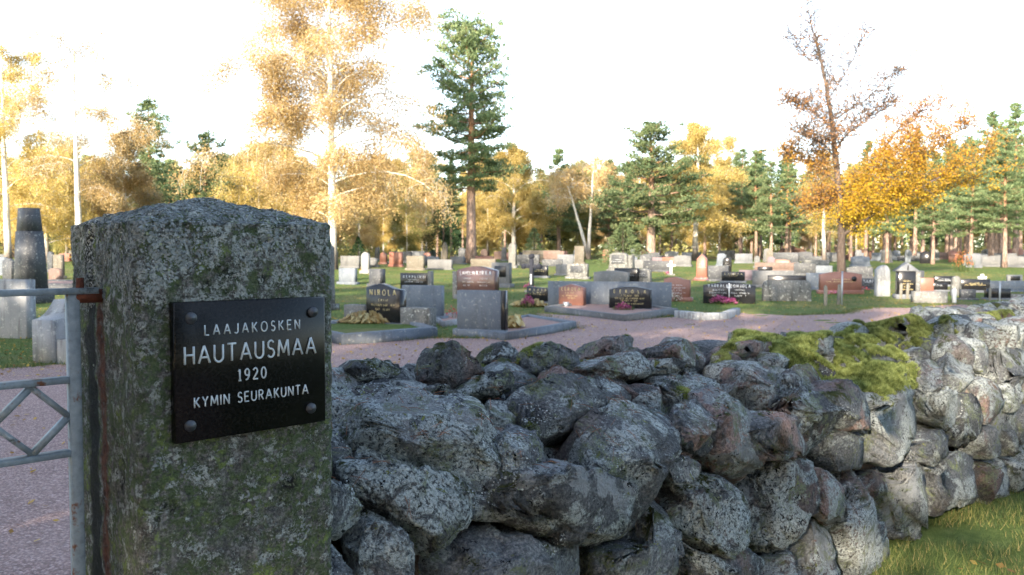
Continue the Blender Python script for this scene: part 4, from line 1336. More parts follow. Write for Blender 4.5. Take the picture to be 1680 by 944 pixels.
grave(884, 499, 40, 29, 'slant', BG, 'low black stone lettered in gold behind a pink flowered clump', text=['MARIA'], lmat='gold_letter', lines=2, yaw=-26)
wilted(ground(868, 504), .55, .22, .22, 240, 'straw coloured clump round a pink heather before the low black stone', 5)
flower_patch('pink_heather', ground(866, 505), .17, .14, .30, 'pink_petals', 260, 'bright pink heather in the straw coloured clump', 'flowers', seed=6)
flower_patch('pink_heather', ground(868, 474), .2, .14, .18, 'pink_petals', 160, 'faded pink heather at the foot of the black cross', 'flowers', seed=7)
kerb([(893, 512), (1024, 528), (1112, 516), (992, 498)], .13, .16, 'pale_granite', 'large pale kerbed gravel plot before the long blue grey wall slab')
grave(998, 506, 188, 47, 'flat', 'blue_granite', 'long blue grey granite wall slab behind two family stones', yaw=-20, t=.14, plinth=False)
def shift_fwd(px, base, dy): return None
grave(939, 508, 44, 42, 'peak', 'red_granite', 'red granite stone with gold letters before the long blue slab', text=['EEROLA'], lmat='gold_letter', lines=3, yaw=-28, t=.2)
grave(1034, 513, 66, 43, 'arch', BG, 'black arched stone with gold letters before the long blue slab', text=['EEROLA'], lmat='gold_letter', lines=4, yaw=-20, t=.14)
flower_patch('pink_heather', ground(1022, 516), .22, .14, .26, 'pink_petals', 300, 'pink heather in a green mat before the black arched stone', 'flowers', seed=8, greens=1.2)
m = MB(); p = ground(929, 511)
vs = empty('grave_vase', p); tag(vs, 'small pale vase beside the red granite stone', 'vase')
m.tube([(0, 0, -.02), (0, 0, .14), (0, 0, .2)], [.045, .05, .07], 12); m.build('cup', M['zinc'], vs, smooth=True)
m = MB(); m.tube([(0, 0, .19), (0, 0, .2), (0, 0, .212)], [.0715, .076, .073], 12); m.build('rim', M['zinc'], vs)
grave(1111, 494, 42, 40, 'crest', 'red_granite', 'orange red stone with white flowers at its foot', lines=4, yaw=-20, t=.18)
flower_patch('white_flowers', ground(1102, 495), .34, .14, .28, 'white_petals', 200, 'white flowers leaning on the orange red stone', 'flowers', seed=9)
grave(1003, 472, 52, 28, 'arch', 'pale_granite', 'pale arched slab rising behind the long blue slab', t=.15)
grave(948, 458, 34, 25, 'flat', 'rough_granite', 'rough grey framed stone with a dark name plate', t=.2, plate='dark_granite')
grave(922, 452, 20, 18, 'flat', 'pale_granite', 'plain pale block left of the rough framed stone')
grave(1028, 466, 36, 26, 'flat', BG, 'wide black stone half hidden by a brown rough arch', lines=2)
grave(1056, 467, 26, 27, 'rough', 'rough_granite', 'brownish rough arched stone with pale writing', plate='dark_granite', lines=2, t=.2)
grave(1016, 447, 34, 33, 'rough', 'rough_granite', 'tall rough monument of several blocks with name plates', t=.3, plate='dark_granite', lines=2, frame=[(1, .2, .85)])
cross(1101, 452, 13, 24, 'white_paint', 'plain white wooden cross on the lawn', -10, .10, .68)
flower_patch('pink_heather', ground(1096, 451), .14, .1, .16, 'pink_petals', 60, 'pink flowers beside the plain white cross', 'flowers', seed=10)
# bent pale kerb in the grass by the path
pp = [ground(x, y) for x, y in ((1110, 521), (1150, 526), (1190, 524), (1208, 516))]
c = pp[0]; g = empty('kerb_edging', c); tag(g, 'pale weathered concrete kerb curving beside the pink path', 'kerb')
for a_, b_ in zip(pp[:-1], pp[1:]):
    d = (b_ - a_); L = d.length; m = MB(); m.box(0.003, L - .003, -.09, .09, -.06, .15, .02)
    o = m.build('kerb_stone', M['white_concrete'], g); o.location = a_ - c; o.rotation_euler = (0, 0, math.atan2(d.y, d.x))
grave(1196, 498, 78, 38, 'arch', BG, 'wide black double stone with a thin cross between two silver names', text=['VARRALA', 'POHJOLA'], lines=3, yaw=-14, t=.17, plinth=False)
g = [o for o in bpy.data.objects if o.get('label', '').startswith('wide black double')][0]
m = MB(); m.box(-.012, .012, -.100, -.084, .12, .52); m.box(-.06, -.0125, -.099, -.085, .40, .42); m.box(.0125, .06, -.099, -.085, .40, .42); m.build('cross_relief', M['silver_letter'], g)
flower_patch('pink_heather', ground(1180, 499), .26, .13, .22, 'pink_petals', 260, 'pink heather before the left half of the double stone', 'flowers', seed=11)
flower_patch('pink_heather', ground(1198, 500), .20, .12, .18, 'pink_petals', 180, 'pink heather under the thin cross of the double stone', 'flowers', seed=12)
grave(1203, 464, 34, 18, 'flat', BG, 'small black stone with gold letters behind the double stone', text=['RAIKIO'], lmat='gold_letter', lines=1)
grave(1152, 461, 22, 44, 'mitre', 'red_granite', 'tall tapered red granite stone with pointed top', lines=2, lmat='white_paint', t=.3, yaw=-24)
flower_patch('pink_heather', ground(1150, 463), .35, .15, .2, 'pink_petals', 100, 'reddish plants at the foot of the tapered red stone', 'flowers', seed=13)
grave(1178, 462, 32, 26, 'flat', 'dark_granite', 'dark grey slab right of the tapered red stone', t=.2)
grave(1193, 452, 15, 30, 'round', BG, 'narrow black round topped stone with white letters', lines=3, lmat='white_paint')
grave(1229, 460, 30, 17, 'flat', 'purple_granite', 'mauve low slab between the black stones and the pale slab')
grave(1268, 472, 60, 28, 'flat', 'pale_granite', 'wide pale bluish slab behind the weathered rounded slab', yaw=-14)
grave(1290, 494, 74, 37, 'shoulder', 'rough_granite', 'weathered grey slab with rounded shoulders and lichen blots', yaw=-8, plinth=False, t=.2)
grave(1292, 474, 58, 22, 'flat', BG, 'black slab top showing over the weathered rounded slab', yaw=-12)
grave(1336, 476, 26, 28, 'flat', 'blue_granite', 'blue grey slab left of the wide red stone', yaw=-10)
grave(1378, 482, 62, 36, 'arch', 'red_granite', 'wide red granite stone with a round portrait medallion', lines=2, lmat='gold_letter', yaw=-8, t=.2)
g = [o for o in bpy.data.objects if o.get('label', '').startswith('wide red granite')][0]
m = MB(); m.tube([(.38, -.118, .45), (.38, -.105, .45), (.38, -.098, .45)], [.07, .08, .08], 16); m.build('medallion', M[BG], g)
grave(1424, 475, 30, 18, 'flat', 'dark_granite', 'dark stone with pale letters between the red stone and the rough pillar', lines=1, text=['IKONEN'], yaw=-8)
flower_patch('red_flowers', ground(1416, 478), .25, .12, .14, 'red_petals', 60, 'red flowers before the dark stone by the rough pillar', 'flowers', seed=14)
flower_patch('pink_heather', ground(1372, 484), .25, .12, .14, 'pink_petals', 80, 'pink flowers before the wide red stone', 'flowers', seed=15)
grave(1447, 486, 28, 54, 'rough', 'white_concrete', 'tall rough light grey pillar stone', yaw=-6, t=.3, plinth=False)
# gabled black stone
gg, w_, h_ = grave(1485, 490, 32, 45, 'flat', BG, 'tall black stone with gold letters under a small grey gable', lines=4, lmat='gold_letter', yaw=-8, t=.3, frame=[(1, .12, .98)])
m = MB(); m.prism([(-w_ / 2 - .08, h_ + .002), (w_ / 2 + .08, h_ + .002), (0, h_ + .24)], -.19, .19, .015); m.build('gable', M['grey_granite'], gg)
m = MB(); m.box(-.015, .015, -.196, -.186, h_ + .03, h_ + .16); m.build('gable_cross', M[BG], gg)
grave(1506, 478, 18, 34, 'flat', 'dark_granite', 'dark slab standing right of the gabled stone', yaw=-8)
grave(1520, 481, 20, 25, 'flat', 'red_granite', 'small plain orange red block behind the low concrete wall', yaw=-8, t=.1)
grave(1524, 497, 54, 22, 'flat', 'concrete', 'low weathered concrete wall at the edge of the path', yaw=-4, plinth=False, t=.3, name='low_wall', cat='low wall')
grave(1541, 478, 24, 14, 'flat', BG, 'low black stone behind the concrete wall', yaw=-8, lines=1)
grave(1549, 470, 30, 17, 'flat', BG, 'black stone with white letters next to a white cross', yaw=-8, lines=2)
grave(1568, 486, 18, 36, 'rough', 'rough_granite', 'narrow rough grey stone right of the low black stones', yaw=-8, plinth=False)
grave(1598, 480, 42, 22, 'flat', BG, 'wide black stone with gold writing near the lone white post', yaw=-8, lines=2, lmat='gold_letter')
grave(1587, 492, 24, 17, 'flat', 'dark_granite', 'small dark stone in front of the wide black gold lettered stone', yaw=-8)
grave(1636, 492, 38, 19, 'flat', BG, 'black ribbed block beside a thin metal stake', yaw=-8, t=.3)
grave(1649, 479, 58, 18, 'flat', 'blue_granite', 'long low blue slab behind the black ribbed block', yaw=-8)
grave(1664, 467, 22, 16, 'flat', 'white_stone', 'white stone with black front at the end of the row', yaw=-8, plate=BG)
grave(1672, 492, 34, 12, 'flat', 'concrete', 'low concrete edge at the far end of the path', yaw=-8, plinth=False)
cross(1611, 466, 13, 16, 'white_paint', 'small white cross behind the wide black stone', -6, .10, .62)
flower_patch('red_shrub', ground(1580, 446), .5, .4, 1.1, 'rust_leaves', 220, 'small rust red shrub before the pine trunks', 'shrub', seed=16, leafsize=.045)
def stake(px, base, hpx, wid, mat, label, cat='stake', lean=0):
    p = ground(px, base); h = hpx / FPX * p.y
    g = empty('marker_stake', p); tag(g, label, cat, 'stakes along the path')
    m = MB()
    if mat == 'zinc': m.tube([(0, 0, -.1), (lean * h * .5, 0, h * .5), (lean * h, 0, h)], wid / 2, 8)
    else: m.prism([(-wid / 2, -.1), (wid / 2, -.1), (wid / 2 + lean * h, h), (-wid / 2 + lean * h, h)], -wid / 2, wid / 2, .008)
    m.build('shaft', M[mat], g)
    m = MB()
    if mat == 'zinc': m.tube([(lean * h, 0, h - .002), (lean * h, 0, h + .015), (lean * h, 0, h + .02)], [wid * .7, wid * .7, wid * .3], 8)
    else: m.prism([(-wid * .42 + lean * h, h - .002), (wid * .42 + lean * h, h - .002), (lean * h, h + .03)], -wid * .42, wid * .42, .004)
    m.build('cap', M[mat], g)
stake(1354, 502, 32, .07, 'weathered_wood', 'short grey wooden stake in the grass before the wide red stone')
stake(1375, 500, 32, .07, 'weathered_wood', 'short leaning wooden stake close to a thin metal pole', lean=.06)
stake(1381, 502, 55, .04, 'zinc', 'thin metal pole in the grass before the wide red stone')
stake(1477, 491, 25, .07, 'weathered_wood', 'one of two pale wooden stakes before the gabled stone', lean=.04)
stake(1488, 491, 25, .07, 'weathered_wood', 'one of two pale wooden stakes before the gabled stone', lean=.04)
stake(1565, 497, 22, .09, 'white_paint', 'white painted post at the edge of the path')
stake(1624, 494, 22, .05, 'weathered_wood', 'short stake before the black ribbed block')
stake(1640, 497, 34, .04, 'zinc', 'thin metal stake beside the black ribbed block')

# ---- left of the gate post
p = ground(0, 553)
g = empty('white_monument', p, R(-16)); tag(g, 'whitewashed concrete grave surround with a scrolled wing wall behind the gate', 'monument', GR)
s_ = p.y / FPX
m = MB(); m.box(-1.4, 66 * s_, -.11, .11, -.1, .98, .02); m.build('back_slab', M['white_concrete'], g)
p2 = ground(72, 596); q = Matrix.Rotation(R(16), 3, 'Z') @ (p2 - p)
x0, y0 = q.x - .18, q.y
prof = [(y0, -.1), (y0, .55)] + [(y0 + .02 + .34 * t, .56 + .24 * t ** 2.2) for t in np.linspace(.1, 1, 8)] + [(-.125, .80), (-.125, -.1)]
m = MB(); V = [(x0, a_, b_) for a_, b_ in prof] + [(x0 + .36, a_, b_) for a_, b_ in prof]; n_ = len(prof)
i = np.arange(n_); j = (i + 1) % n_
m.add(V, np.column_stack([i, i + n_, j + n_, j]), i, (i + n_)[::-1]); m.build('wing_wall', M['white_concrete'], g)
m = MB(); m.box(x0 + .362, x0 + 2.2, y0 + .02, y0 + .16, -.1, .30, .015); m.build('front_kerb', M['white_concrete'], g)
flower_patch('pink_heather', ground(103, 566), .3, .2, .42, 'pink_petals', 380, 'crimson heather inside the whitewashed surround', 'flowers', seed=17)
p = at_depth(50, 21.5)
g = empty('obelisk', p, R(-30)); tag(g, 'tall dark grey tapered obelisk standing behind the whitewashed surround', 'obelisk', GR)
def frustum(m, a0, b0, a1, b1, z0, z1):
    m.add([(-a0, -b0, z0), (a0, -b0, z0), (a0, b0, z0), (-a0, b0, z0), (-a1, -b1, z1), (a1, -b1, z1), (a1, b1, z1), (-a1, b1, z1)],
          [(3, 2, 1, 0), (4, 5, 6, 7), (0, 1, 5, 4), (1, 2, 6, 5), (2, 3, 7, 6), (3, 0, 4, 7)])
h1 = top_height(380, p); h2 = top_height(342, p)
m = MB(); frustum(m, .45, .36, .45, .36, -.1, .35); m.build('plinth', M['dark_granite'], g)
m = MB(); frustum(m, .33, .27, .26, .22, .352, h1); m.build('shaft', M['dark_granite'], g)
m = MB(); frustum(m, .245, .205, .205, .17, h1 + .002, h2); m.build('head', M['dark_granite'], g)
for (px, b, w, h, k, mt, lb) in [(15, 466, 30, 42, 'arch', 'dark_granite', 'dark arched stone left of the obelisk'), (97, 458, 26, 40, 'flat', 'sand_stone', 'beige stone right of the obelisk'),
                                 (92, 462, 40, 22, 'rough', 'pink_granite', 'low rough pink stone right of the obelisk'), (4, 452, 26, 30, 'flat', 'blue_granite', 'blue grey slab behind the dark arched stone'),
                                 (84, 447, 16, 34, 'round', 'dark_granite', 'narrow dark round stone behind the obelisk')]:
    grave(px, b, w, h, k, mt, lb)
kerb([(60, 476), (150, 476), (160, 468), (70, 468)], .2, .2, 'dark_granite', 'dark kerbed plot beside the obelisk')

# ---- rows further back
MATS = ['grey_granite', 'blue_granite', 'pale_granite', 'dark_granite', 'rough_granite', 'red_granite', 'pink_granite', 'black_granite', 'white_stone', 'sand_stone', 'purple_granite']
WORD = dict(grey_granite='grey', blue_granite='blue grey', pale_granite='pale', dark_granite='dark grey', rough_granite='rough grey', red_granite='red', pink_granite='pink',
            black_granite='black', white_stone='white', sand_stone='beige', purple_granite='mauve')
KW = dict(flat='flat topped', arch='arched', round='round topped', peak='pointed', rough='uneven', taper='tapered')
named_far = [(883, 441, 0, 0)]
for (px, b, w, h, k, mt, lb) in [
    (841, 440, 14, 41, 'round', 'rough_granite', 'tall slim round topped stone with bright writing near the leaning pine'),
    (730, 436, 12, 39, 'mitre', 'sand_stone', 'tall pale pointed stone left of the big pine trunk'),
    (909, 436, 34, 24, 'flat', 'pink_granite', 'wide pink stone in front of the small round conifer'),
    (888, 431, 60, 20, 'flat', 'sand_stone', 'long cream slab in front of the small round conifer'),
    (951, 434, 16, 30, 'flat', 'sand_stone', 'pale two step stone beside the white birch stems'),
    (722, 443, 46, 17, 'flat', 'pale_granite', 'long pale slab below the tall pointed stone'),
    (793, 440, 44, 15, 'flat', 'sand_stone', 'wide flat beige slab right of the big pine trunk'),
    (650, 438, 26, 24, 'flat', 'red_granite', 'red block stone right of the white stone'),
    (657, 432, 44, 19, 'flat', 'dark_granite', 'dark wide slab behind the red block stone'),
    (575, 440, 40, 20, 'flat', 'pale_granite', 'pale slab left of the white stone'),
    (682, 444, 34, 24, 'flat', 'sand_stone', 'sunlit cream slab above the lettered black stone'),
    (1078, 446, 38, 18, 'flat', 'dark_granite', 'long dark slab left of the plain white cross'),
    (1046, 440, 36, 14, 'flat', 'pale_granite', 'long pale slab right of the tall rough monument'),
    (1102, 436, 26, 14, 'flat', 'red_granite', 'low red block stone under the red car'),
    (1242, 440, 10, 20, 'round', 'pale_granite', 'pale oval stone in the row before the soil heap'),
    (1265, 439, 12, 18, 'arch', 'purple_granite', 'mauve arched stone in the row before the soil heap'),
    (1272, 444, 54, 13, 'flat', 'pink_granite', 'long sunlit pink slab before the soil heap'),
    (1320, 452, 30, 20, 'flat', 'dark_granite', 'dark slab behind the weathered rounded slab'),
    (1410, 457, 34, 20, 'arch', 'dark_granite', 'broad dark blue stone right of the maple trunk'),
    (1350, 452, 26, 16, 'flat', 'blue_granite', 'blue slab left of the maple trunk'),
    (1255, 448, 22, 10, 'flat', BG, 'small black slab before the long pink slab')]:
    grave(px, b, w, h, k, mt, lb)
rg = np.random.default_rng(21)
taken = []
bands = [(48, 78, -22, 40, 125), (40, 75, -40, -20, 26), (50, 80, 34, 60, 26)]
for (d0, d1, xa, xb, cnt) in bands:
    done = 0; tries = 0
    while done < cnt and tries < 4000:
        tries += 1
        dep = rg.uniform(d0, d1); X = rg.uniform(xa, xb) * dep / 60
        if any(abs(X - a_) < 1.5 and abs(dep - b_) < 1.8 for a_, b_ in taken): continue
        taken.append((X, dep)); done += 1
        px = 840 + X / dep * FPX
        mt = MATS[rg.choice(len(MATS), p=[.18, .15, .09, .17, .12, .09, .05, .09, .02, .03, .01])]
        k = ['flat', 'arch', 'round', 'peak', 'rough', 'taper'][rg.choice(6, p=[.42, .2, .12, .08, .13, .05])]
        wide = k in ('flat', 'arch')
        wm = rg.uniform(.7, 1.5) if wide else rg.uniform(.4, .7); hm = rg.uniform(.45, .8) if wide else rg.uniform(.7, 1.15)
        grave(px, 0, wm / dep * FPX, hm / dep * FPX, k, mt, f'small {WORD[mt]} {KW[k]} headstone in the far rows before the trees', depth=dep, yaw=rg.uniform(-40, -10),
              group=f'far {WORD[mt]} {KW[k]} headstones', plinth=bool(rg.random() < .5), t=rg.uniform(.14, .26))

# soil heap left by the grave diggers
for (px, dep, rx, ry, hh_, lb, sd) in [(1300, 70, 2.6, 1.8, 1.25, 'brown heap of soil behind the far graves', 1), (1412, 72, 2.0, 1.5, 1.0, 'lower brown soil heap right of the maple trunk', 2)]:
    p = at_depth(px, dep); S, F = ico(5); V = S.copy()
    V = V[:, :] * [rx, ry, hh_]; V[:, 2] = np.where(V[:, 2] < 0, V[:, 2] * .1, V[:, 2])
    V = V * (1 + .0) ; rr_ = np.linalg.norm(S[:, :2], axis=1)
    V[:, 2] = hh_ * np.maximum(0, 1 - rr_ ** 1.15) * (S[:, 2] > 0) - .1 * (S[:, 2] <= 0)
    V += np.array([[noise.fractal(Vector(v_) * 1.4 + Vector((sd * 9, 0, 0)), 1, 2, 5) * .16 for _ in range(3)] for v_ in V])
    o = MB().add(V, F).build('soil_heap', M['soil_mound'], smooth=True); o.location = p
    tag(o, lb, 'soil heap')

# parked car half hidden by the graves
def car(px, dep, yaw, paint, label):
    p = at_depth(px, dep); g = empty('parked_car', p, R(yaw)); tag(g, label, 'car', 'cars parked behind the graves')
    side = [(-2.1, .35), (2.05, .35), (2.12, .62), (2.0, .84), (1.15, .93), (.55, 1.36), (.1, 1.43), (-1.1, 1.42), (-1.7, 1.05), (-2.08, .98), (-2.14, .6)]
    m = MB(); m.prism(side, -.84, .84, .09); m.build('body', M[paint], g)
    for s_ in (-1, 1):
        m = MB(); y = s_ * .845
        m.prism([(-1.45, 1.0), (.05 - .55, 1.0), (.05 - .55, 1.34), (-1.05, 1.35)], min(y - .006, y + .006), max(y - .006, y + .006), .002); m.build('window', M['car_glass'], g)
        m = MB(); m.prism([(-.42, 1.0), (.95, .98), (.45, 1.30), (-.42, 1.34)], min(y - .006, y + .006), max(y - .006, y + .006), .002); m.build('window', M['car_glass'], g)
        for x in (-1.3, 1.3):
            wl = empty('wheel', (x, s_ * .80, .32)); wl.parent = g
            m = MB(); m.tube([(0, -.1, 0), (0, 0, 0), (0, .1, 0)], [.30, .32, .30], 20); m.build('tyre', M['rubber'], wl)
            m = MB(); m.tube([(0, -.108, 0), (0, 0, 0), (0, .108, 0)], .19, 16); m.build('rim', M['zinc'], wl)
    for nm, x0, x1, z0, z1 in (('windscreen', 1.16, .57, .955, 1.34), ('rear_window', -1.68, -1.13, 1.08, 1.39)):
        dx = .012 if x0 > 0 else -.012
        m = MB(); m.add([(x0 + dx, -.70, z0 + .012), (x0 + dx, .70, z0 + .012), (x1 + dx, .62, z1 + .012), (x1 + dx, -.62, z1 + .012)], [(0, 1, 2, 3)]); m.build(nm, M['car_glass'], g)
    for s_ in (-1, 1):
        m = MB(); m.box(2.08, 2.135, s_ * .62 - .14, s_ * .62 + .14, .62, .76, .01); m.build('headlight', M['white_paint'], g)
car(1106, 128, 14, 'car_red', 'red car parked beyond the graves under the golden birch')
car(1046, 126, -8, 'car_silver', 'silver car parked beyond the graves beside the broad pine')

# ================================================================== trees
class Tree:
    def __init__(self, seed):
        self.r = np.random.default_rng(seed)
        self.wood = MB(); self.trunk = MB()
        self.lc = []; self.ln = []
    def polyline(self, p0, az, el, length, n, curve, wob):
        """points of a bough: starts at p0 with azimuth/elevation, elevation changes by curve along it"""
        P = [np.array(p0, float)]
        for k in range(n):
            az += self.r.normal(0, wob); e = el + curve * (k + .5) / n + self.r.normal(0, wob * .6)
            d = np.array([math.cos(az) * math.cos(e), math.sin(az) * math.cos(e), math.sin(e)])
            P.append(P[-1] + d * length / n)
        return np.array(P), az, el + curve
    def make_trunk(self, H, r0, lean=(0, 0), wob=.02, r1=.02):
        n = 14; t = np.linspace(0, 1, n)
        x = lean[0] * t * H + np.cumsum(self.r.normal(0, wob, n)) * t; y = lean[1] * t * H + np.cumsum(self.r.normal(0, wob, n)) * t
        self.T = np.column_stack([x, y, t * H]); self.T[0, 2] = -.15
        rad = r0 * (1 - t) ** .8 + r1; rad[0] *= 1.35
        self.trunk.tube(self.T, rad, 10); self.H = H; self.r0 = r0
    def at(self, z):
        return np.array([np.interp(z, self.T[:, 2], self.T[:, k]) for k in range(3)])
    def finish(self, name, wood, leaf, label, leaf_name='crown'):
        g = empty(name); tag(g, label, 'tree')
        self.trunk.build('trunk', M[wood], g, smooth=True)
        if self.wood.V: self.wood.build('branches', M[wood], g, smooth=True)
        self.crown.build(leaf_name, M[leaf], g)
        return g

def pine_tree(seed, H, cb, Rr, r0=None, dens=1.0, name='pine_tree', wood='pine_bark', leaf='pine_needles', label='', lean=(0, 0), narrow=1.0, profile=None):
    T = Tree(seed); r = T.r
    T.make_trunk(H, r0 or H * .016, lean, .03)
    nb = int((H - cb) * 4.6 * dens)
    C = []; Rad = []; Out = []
    side_w = r.uniform(.6, 1.15, 12)
    for k in range(nb):
        t = (k + r.random()) / nb
        z = cb + (H - cb) * t
        if profile: pr = np.interp(t, *profile)
        else: pr = (1 - t) ** .7 * (.6 + .4 * min(1, t / .2)) + .10
        az = k * 2.399 + r.normal(0, .3)
        L = max(.35, Rr * pr * r.uniform(.55, 1.1) * side_w[int((az % 6.283) / 6.283 * 12)])
        el = R(np.interp(t, [0, .5, 1], [-8, 6, 40])) + r.normal(0, .12)
        P, _, _ = T.polyline(T.at(z), az, el, L, 5, R(18), .12)
        rb = max(.012, .035 * L / 2.5)
        T.wood.tube(P, np.linspace(rb * 1.3, rb * .3, 6), 4, cap=False)
        n = max(3, int(L * 3.6))
        for q in range(n):
            u = .30 + .70 * (q + r.random()) / n
            i = min(4, int(u * 5)); p = P[i] + (P[i + 1] - P[i]) * (u * 5 - i)
            lat = r.normal(0, 1, 3) * np.array([.30, .30, .10]) * (.4 + L * .22)
            C.append(p + lat + [0, 0, .06]); Rad.append(r.uniform(.34, .62) * (.8 + .12 * L)); Out.append(p - T.at(z))
    C = np.array(C); Rad = np.array(Rad)
    per = 34
    n = len(C) * per
    d = r.normal(size=(n, 3)); d /= np.linalg.norm(d, axis=1)[:, None]; d[:, 2] = d[:, 2] * .85 + .12
    rr = r.random(n) ** .45
    P = np.repeat(C, per, 0) + d * (np.repeat(Rad, per) * rr)[:, None] * [1, 1, .48]
    a = d * .7 + r.normal(0, .45, (n, 3)) + [0, 0, .25]; a /= np.linalg.norm(a, axis=1)[:, None]
    b = np.cross(a, r.normal(size=(n, 3))); b /= np.linalg.norm(b, axis=1)[:, None]
    sz = r.uniform(.10, .17, n)
    tn = np.clip(np.repeat(r.uniform(.15, .85, len(C)), per) + r.normal(0, .12, n), 0, 1)
    T.crown = MB().quads(P, a * sz[:, None], b * (sz * .36)[:, None], tint=tn)
    return T.finish(name, wood, leaf, label)

def birch_tree(seed, H, cb, Rr, leaves, r0=None, leaf='birch_gold', label='', lean=(0, 0), name='birch_tree', wood='birch_bark', lsize=.075, nb=24, droop=1.0, thin_top=0.0, stems=1, el0=58, jit=.2, bmin=.25):
    T = Tree(seed); r = T.r
    twigs = []; bw = []
    for st in range(stems):
        base_lean = lean if st == 0 else (lean[0] + r.normal(0, .12), lean[1] + r.normal(0, .12))
        T.make_trunk(H * (1 if st == 0 else r.uniform(.75, .95)), r0 or H * .013, base_lean, .05)
        for k in range(nb):
            t = (k + r.random()) / nb; z = cb + (T.H - cb) * t ** .95
            az = k * 2.399 + r.normal(0, .4)
            pr = math.sin(math.pi * min(1, .22 + .78 * t)) ** .7 * .85 + .15 if t < .95 else .2
            L = Rr * pr * r.uniform(.55, 1.3); bwk = r.uniform(bmin, 1.2)
            P, a2, e2 = T.polyline(T.at(z), az, R(el0 - 22 * (1 - t)) + r.normal(0, .12), L * 1.15, 6, -R(62) * droop, .14)
            rb = max(.010, .014 * L / 2)
            T.wood.tube(P, np.linspace(rb * 1.4, rb * .25, 7), 4, cap=False)
            for q in range(int(5 + L * 2.4)):
                u = .25 + .75 * r.random(); i = min(5, int(u * 6)); p = P[i] + (P[i + 1] - P[i]) * (u * 6 - i)
                P2, a3, e3 = T.polyline(p, az + r.normal(0, .9), R(20) + r.normal(0, .3), L * r.uniform(.18, .42), 4, -R(85) * droop, .2)
                T.wood.tube(P2, np.linspace(.009, .004, 5), 3, cap=False)
                for w in range(3):
                    i2 = r.integers(1, 5); p3 = P2[i2]
                    P3, _, _ = T.polyline(p3, r.uniform(0, 6.28), -R(25) * droop + r.normal(0, .3), r.uniform(.35, .95) * (.6 + .1 * L), 3, -R(60) * droop, .25)
                    T.wood.tube(P3, np.linspace(.005, .003, 4), 3, cap=False)
                    twigs.append((P3, t)); bw.append(bwk)
    tw = np.array([p for p, _ in twigs]); tt_ = np.array([t for _, t in twigs])
    wgt = np.clip(1 - thin_top * tt_, .03, 1) * r.uniform(.5, 1.2, len(tw)) * np.array(bw); wgt /= wgt.sum()
    idx = r.choice(len(tw), leaves, p=wgt)
    u = r.random(leaves) * 3; i = np.minimum(2, u.astype(int)); f = (u - i)[:, None]
    P = tw[idx, i] * (1 - f) + tw[idx, i + 1] * f + r.normal(0, jit, (leaves, 3))
    a = r.normal(size=(leaves, 3)) + [0, 0, -.6]; a /= np.linalg.norm(a, axis=1)[:, None]
    b = np.cross(a, r.normal(size=(leaves, 3))); b /= np.linalg.norm(b, axis=1)[:, None]
    sz = r.uniform(.6, 1.15, leaves) * lsize
    tn = np.clip(r.uniform(.1, .9, len(tw))[idx] * .6 + .2 + r.normal(0, .16, leaves), 0, 1)
    T.crown = MB().tris(P, a * sz[:, None], b * (sz * .9)[:, None], tint=tn)
    return T.finish(name, wood, leaf, label)

def conifer_bush(seed, H, Rr, n, label, name='conifer_shrub', leaf='spruce_needles', cat='shrub', power=1.0):
    T = Tree(seed); r = T.r
    T.make_trunk(H * .96, H * .02, (0, 0), .01)
    t = r.random(n) ** 1.25; z = .05 * H + t * H * .95
    rad = Rr * (1 - t) ** power * np.sqrt(r.uniform(.25, 1.0, n)) * (1 + .18 * np.sin(t * 40)) + .03
    az = r.uniform(0, 6.283, n); rad *= 1 + .18 * np.sin(az * 3 + t * 9)
    P = np.column_stack([np.cos(az) * rad, np.sin(az) * rad, z - rad * .18])
    a = np.column_stack([np.cos(az), np.sin(az), np.full(n, -.1)]) + r.normal(0, .4, (n, 3)); a /= np.linalg.norm(a, axis=1)[:, None]
    b = np.cross(a, r.normal(size=(n, 3))); b /= np.linalg.norm(b, axis=1)[:, None]
    sz = r.uniform(.07, .14, n) * max(.7, H / 9)
    T.crown = MB().quads(P, a * sz[:, None], b * (sz * .4)[:, None], tint=np.clip(r.uniform(.1, .9, n), 0, 1))
    g = T.finish(name, 'dark_bark', leaf, label); g['category'] = cat
    return g

def stand(g, px, depth, rz=None, scale=1.0, sc_xy=None):
    p = at_depth(px, depth); g.location = p
    if rz is not None: g.rotation_euler = (0, 0, rz)
    g.scale = (sc_xy or scale, sc_xy or scale, scale)
    return g
def height_for(px, depth, ytop): return top_height(ytop, at_depth(px, depth))

# ---- the trees that stand out
d = 58; H = height_for(773, d, 52)
stand(pine_tree(1, H, H * .31, 4.3, .36, 1.75, label='tall slender pine with layered crown and bare reddish lower trunk',
      profile=([0, .1, .3, .55, .8, .93, 1], [.7, .95, 1.0, 1.0, .95, .6, .25])), 773, d, .4)
d = 58; H = height_for(1068, d, 212)
stand(pine_tree(2, H, H * .26, 4.0, .33, 1.8, label='broad bushy pine with thick trunk standing right of the juniper', profile=([0, .15, .4, .7, .9, 1], [.9, 1.1, .95, .7, .45, .15])), 1068, d, 1.0)
d = 44; H = 17.5
stand(birch_tree(3, H, 2.6, 5.2, 190000, .22, 'birch_orange', 'large birch with thin orange foliage and white trunk behind the gate post', (.012, 0), lsize=.048, nb=60, thin_top=.1, droop=1.15, jit=.34, bmin=.8), 546, d, 2.1)
d = 46; H = height_for(130, d, 60)
stand(birch_tree(4, H, 4.0, 3.2, 26000, .17, 'birch_orange', 'tall half bare birch with white trunk left of the gate post', (.0, 0), lsize=.042, nb=24, thin_top=.75), 130, d, 0.3)
d = 66; H = height_for(1127, d, 212)
stand(birch_tree(5, H, 1.5, 3.4, 76000, .22, 'birch_gold', 'dense golden birch beside the broad pine', (0, 0), lsize=.058, nb=30), 1140, d, 1.3)
d = 76; H = height_for(845, d, 246)
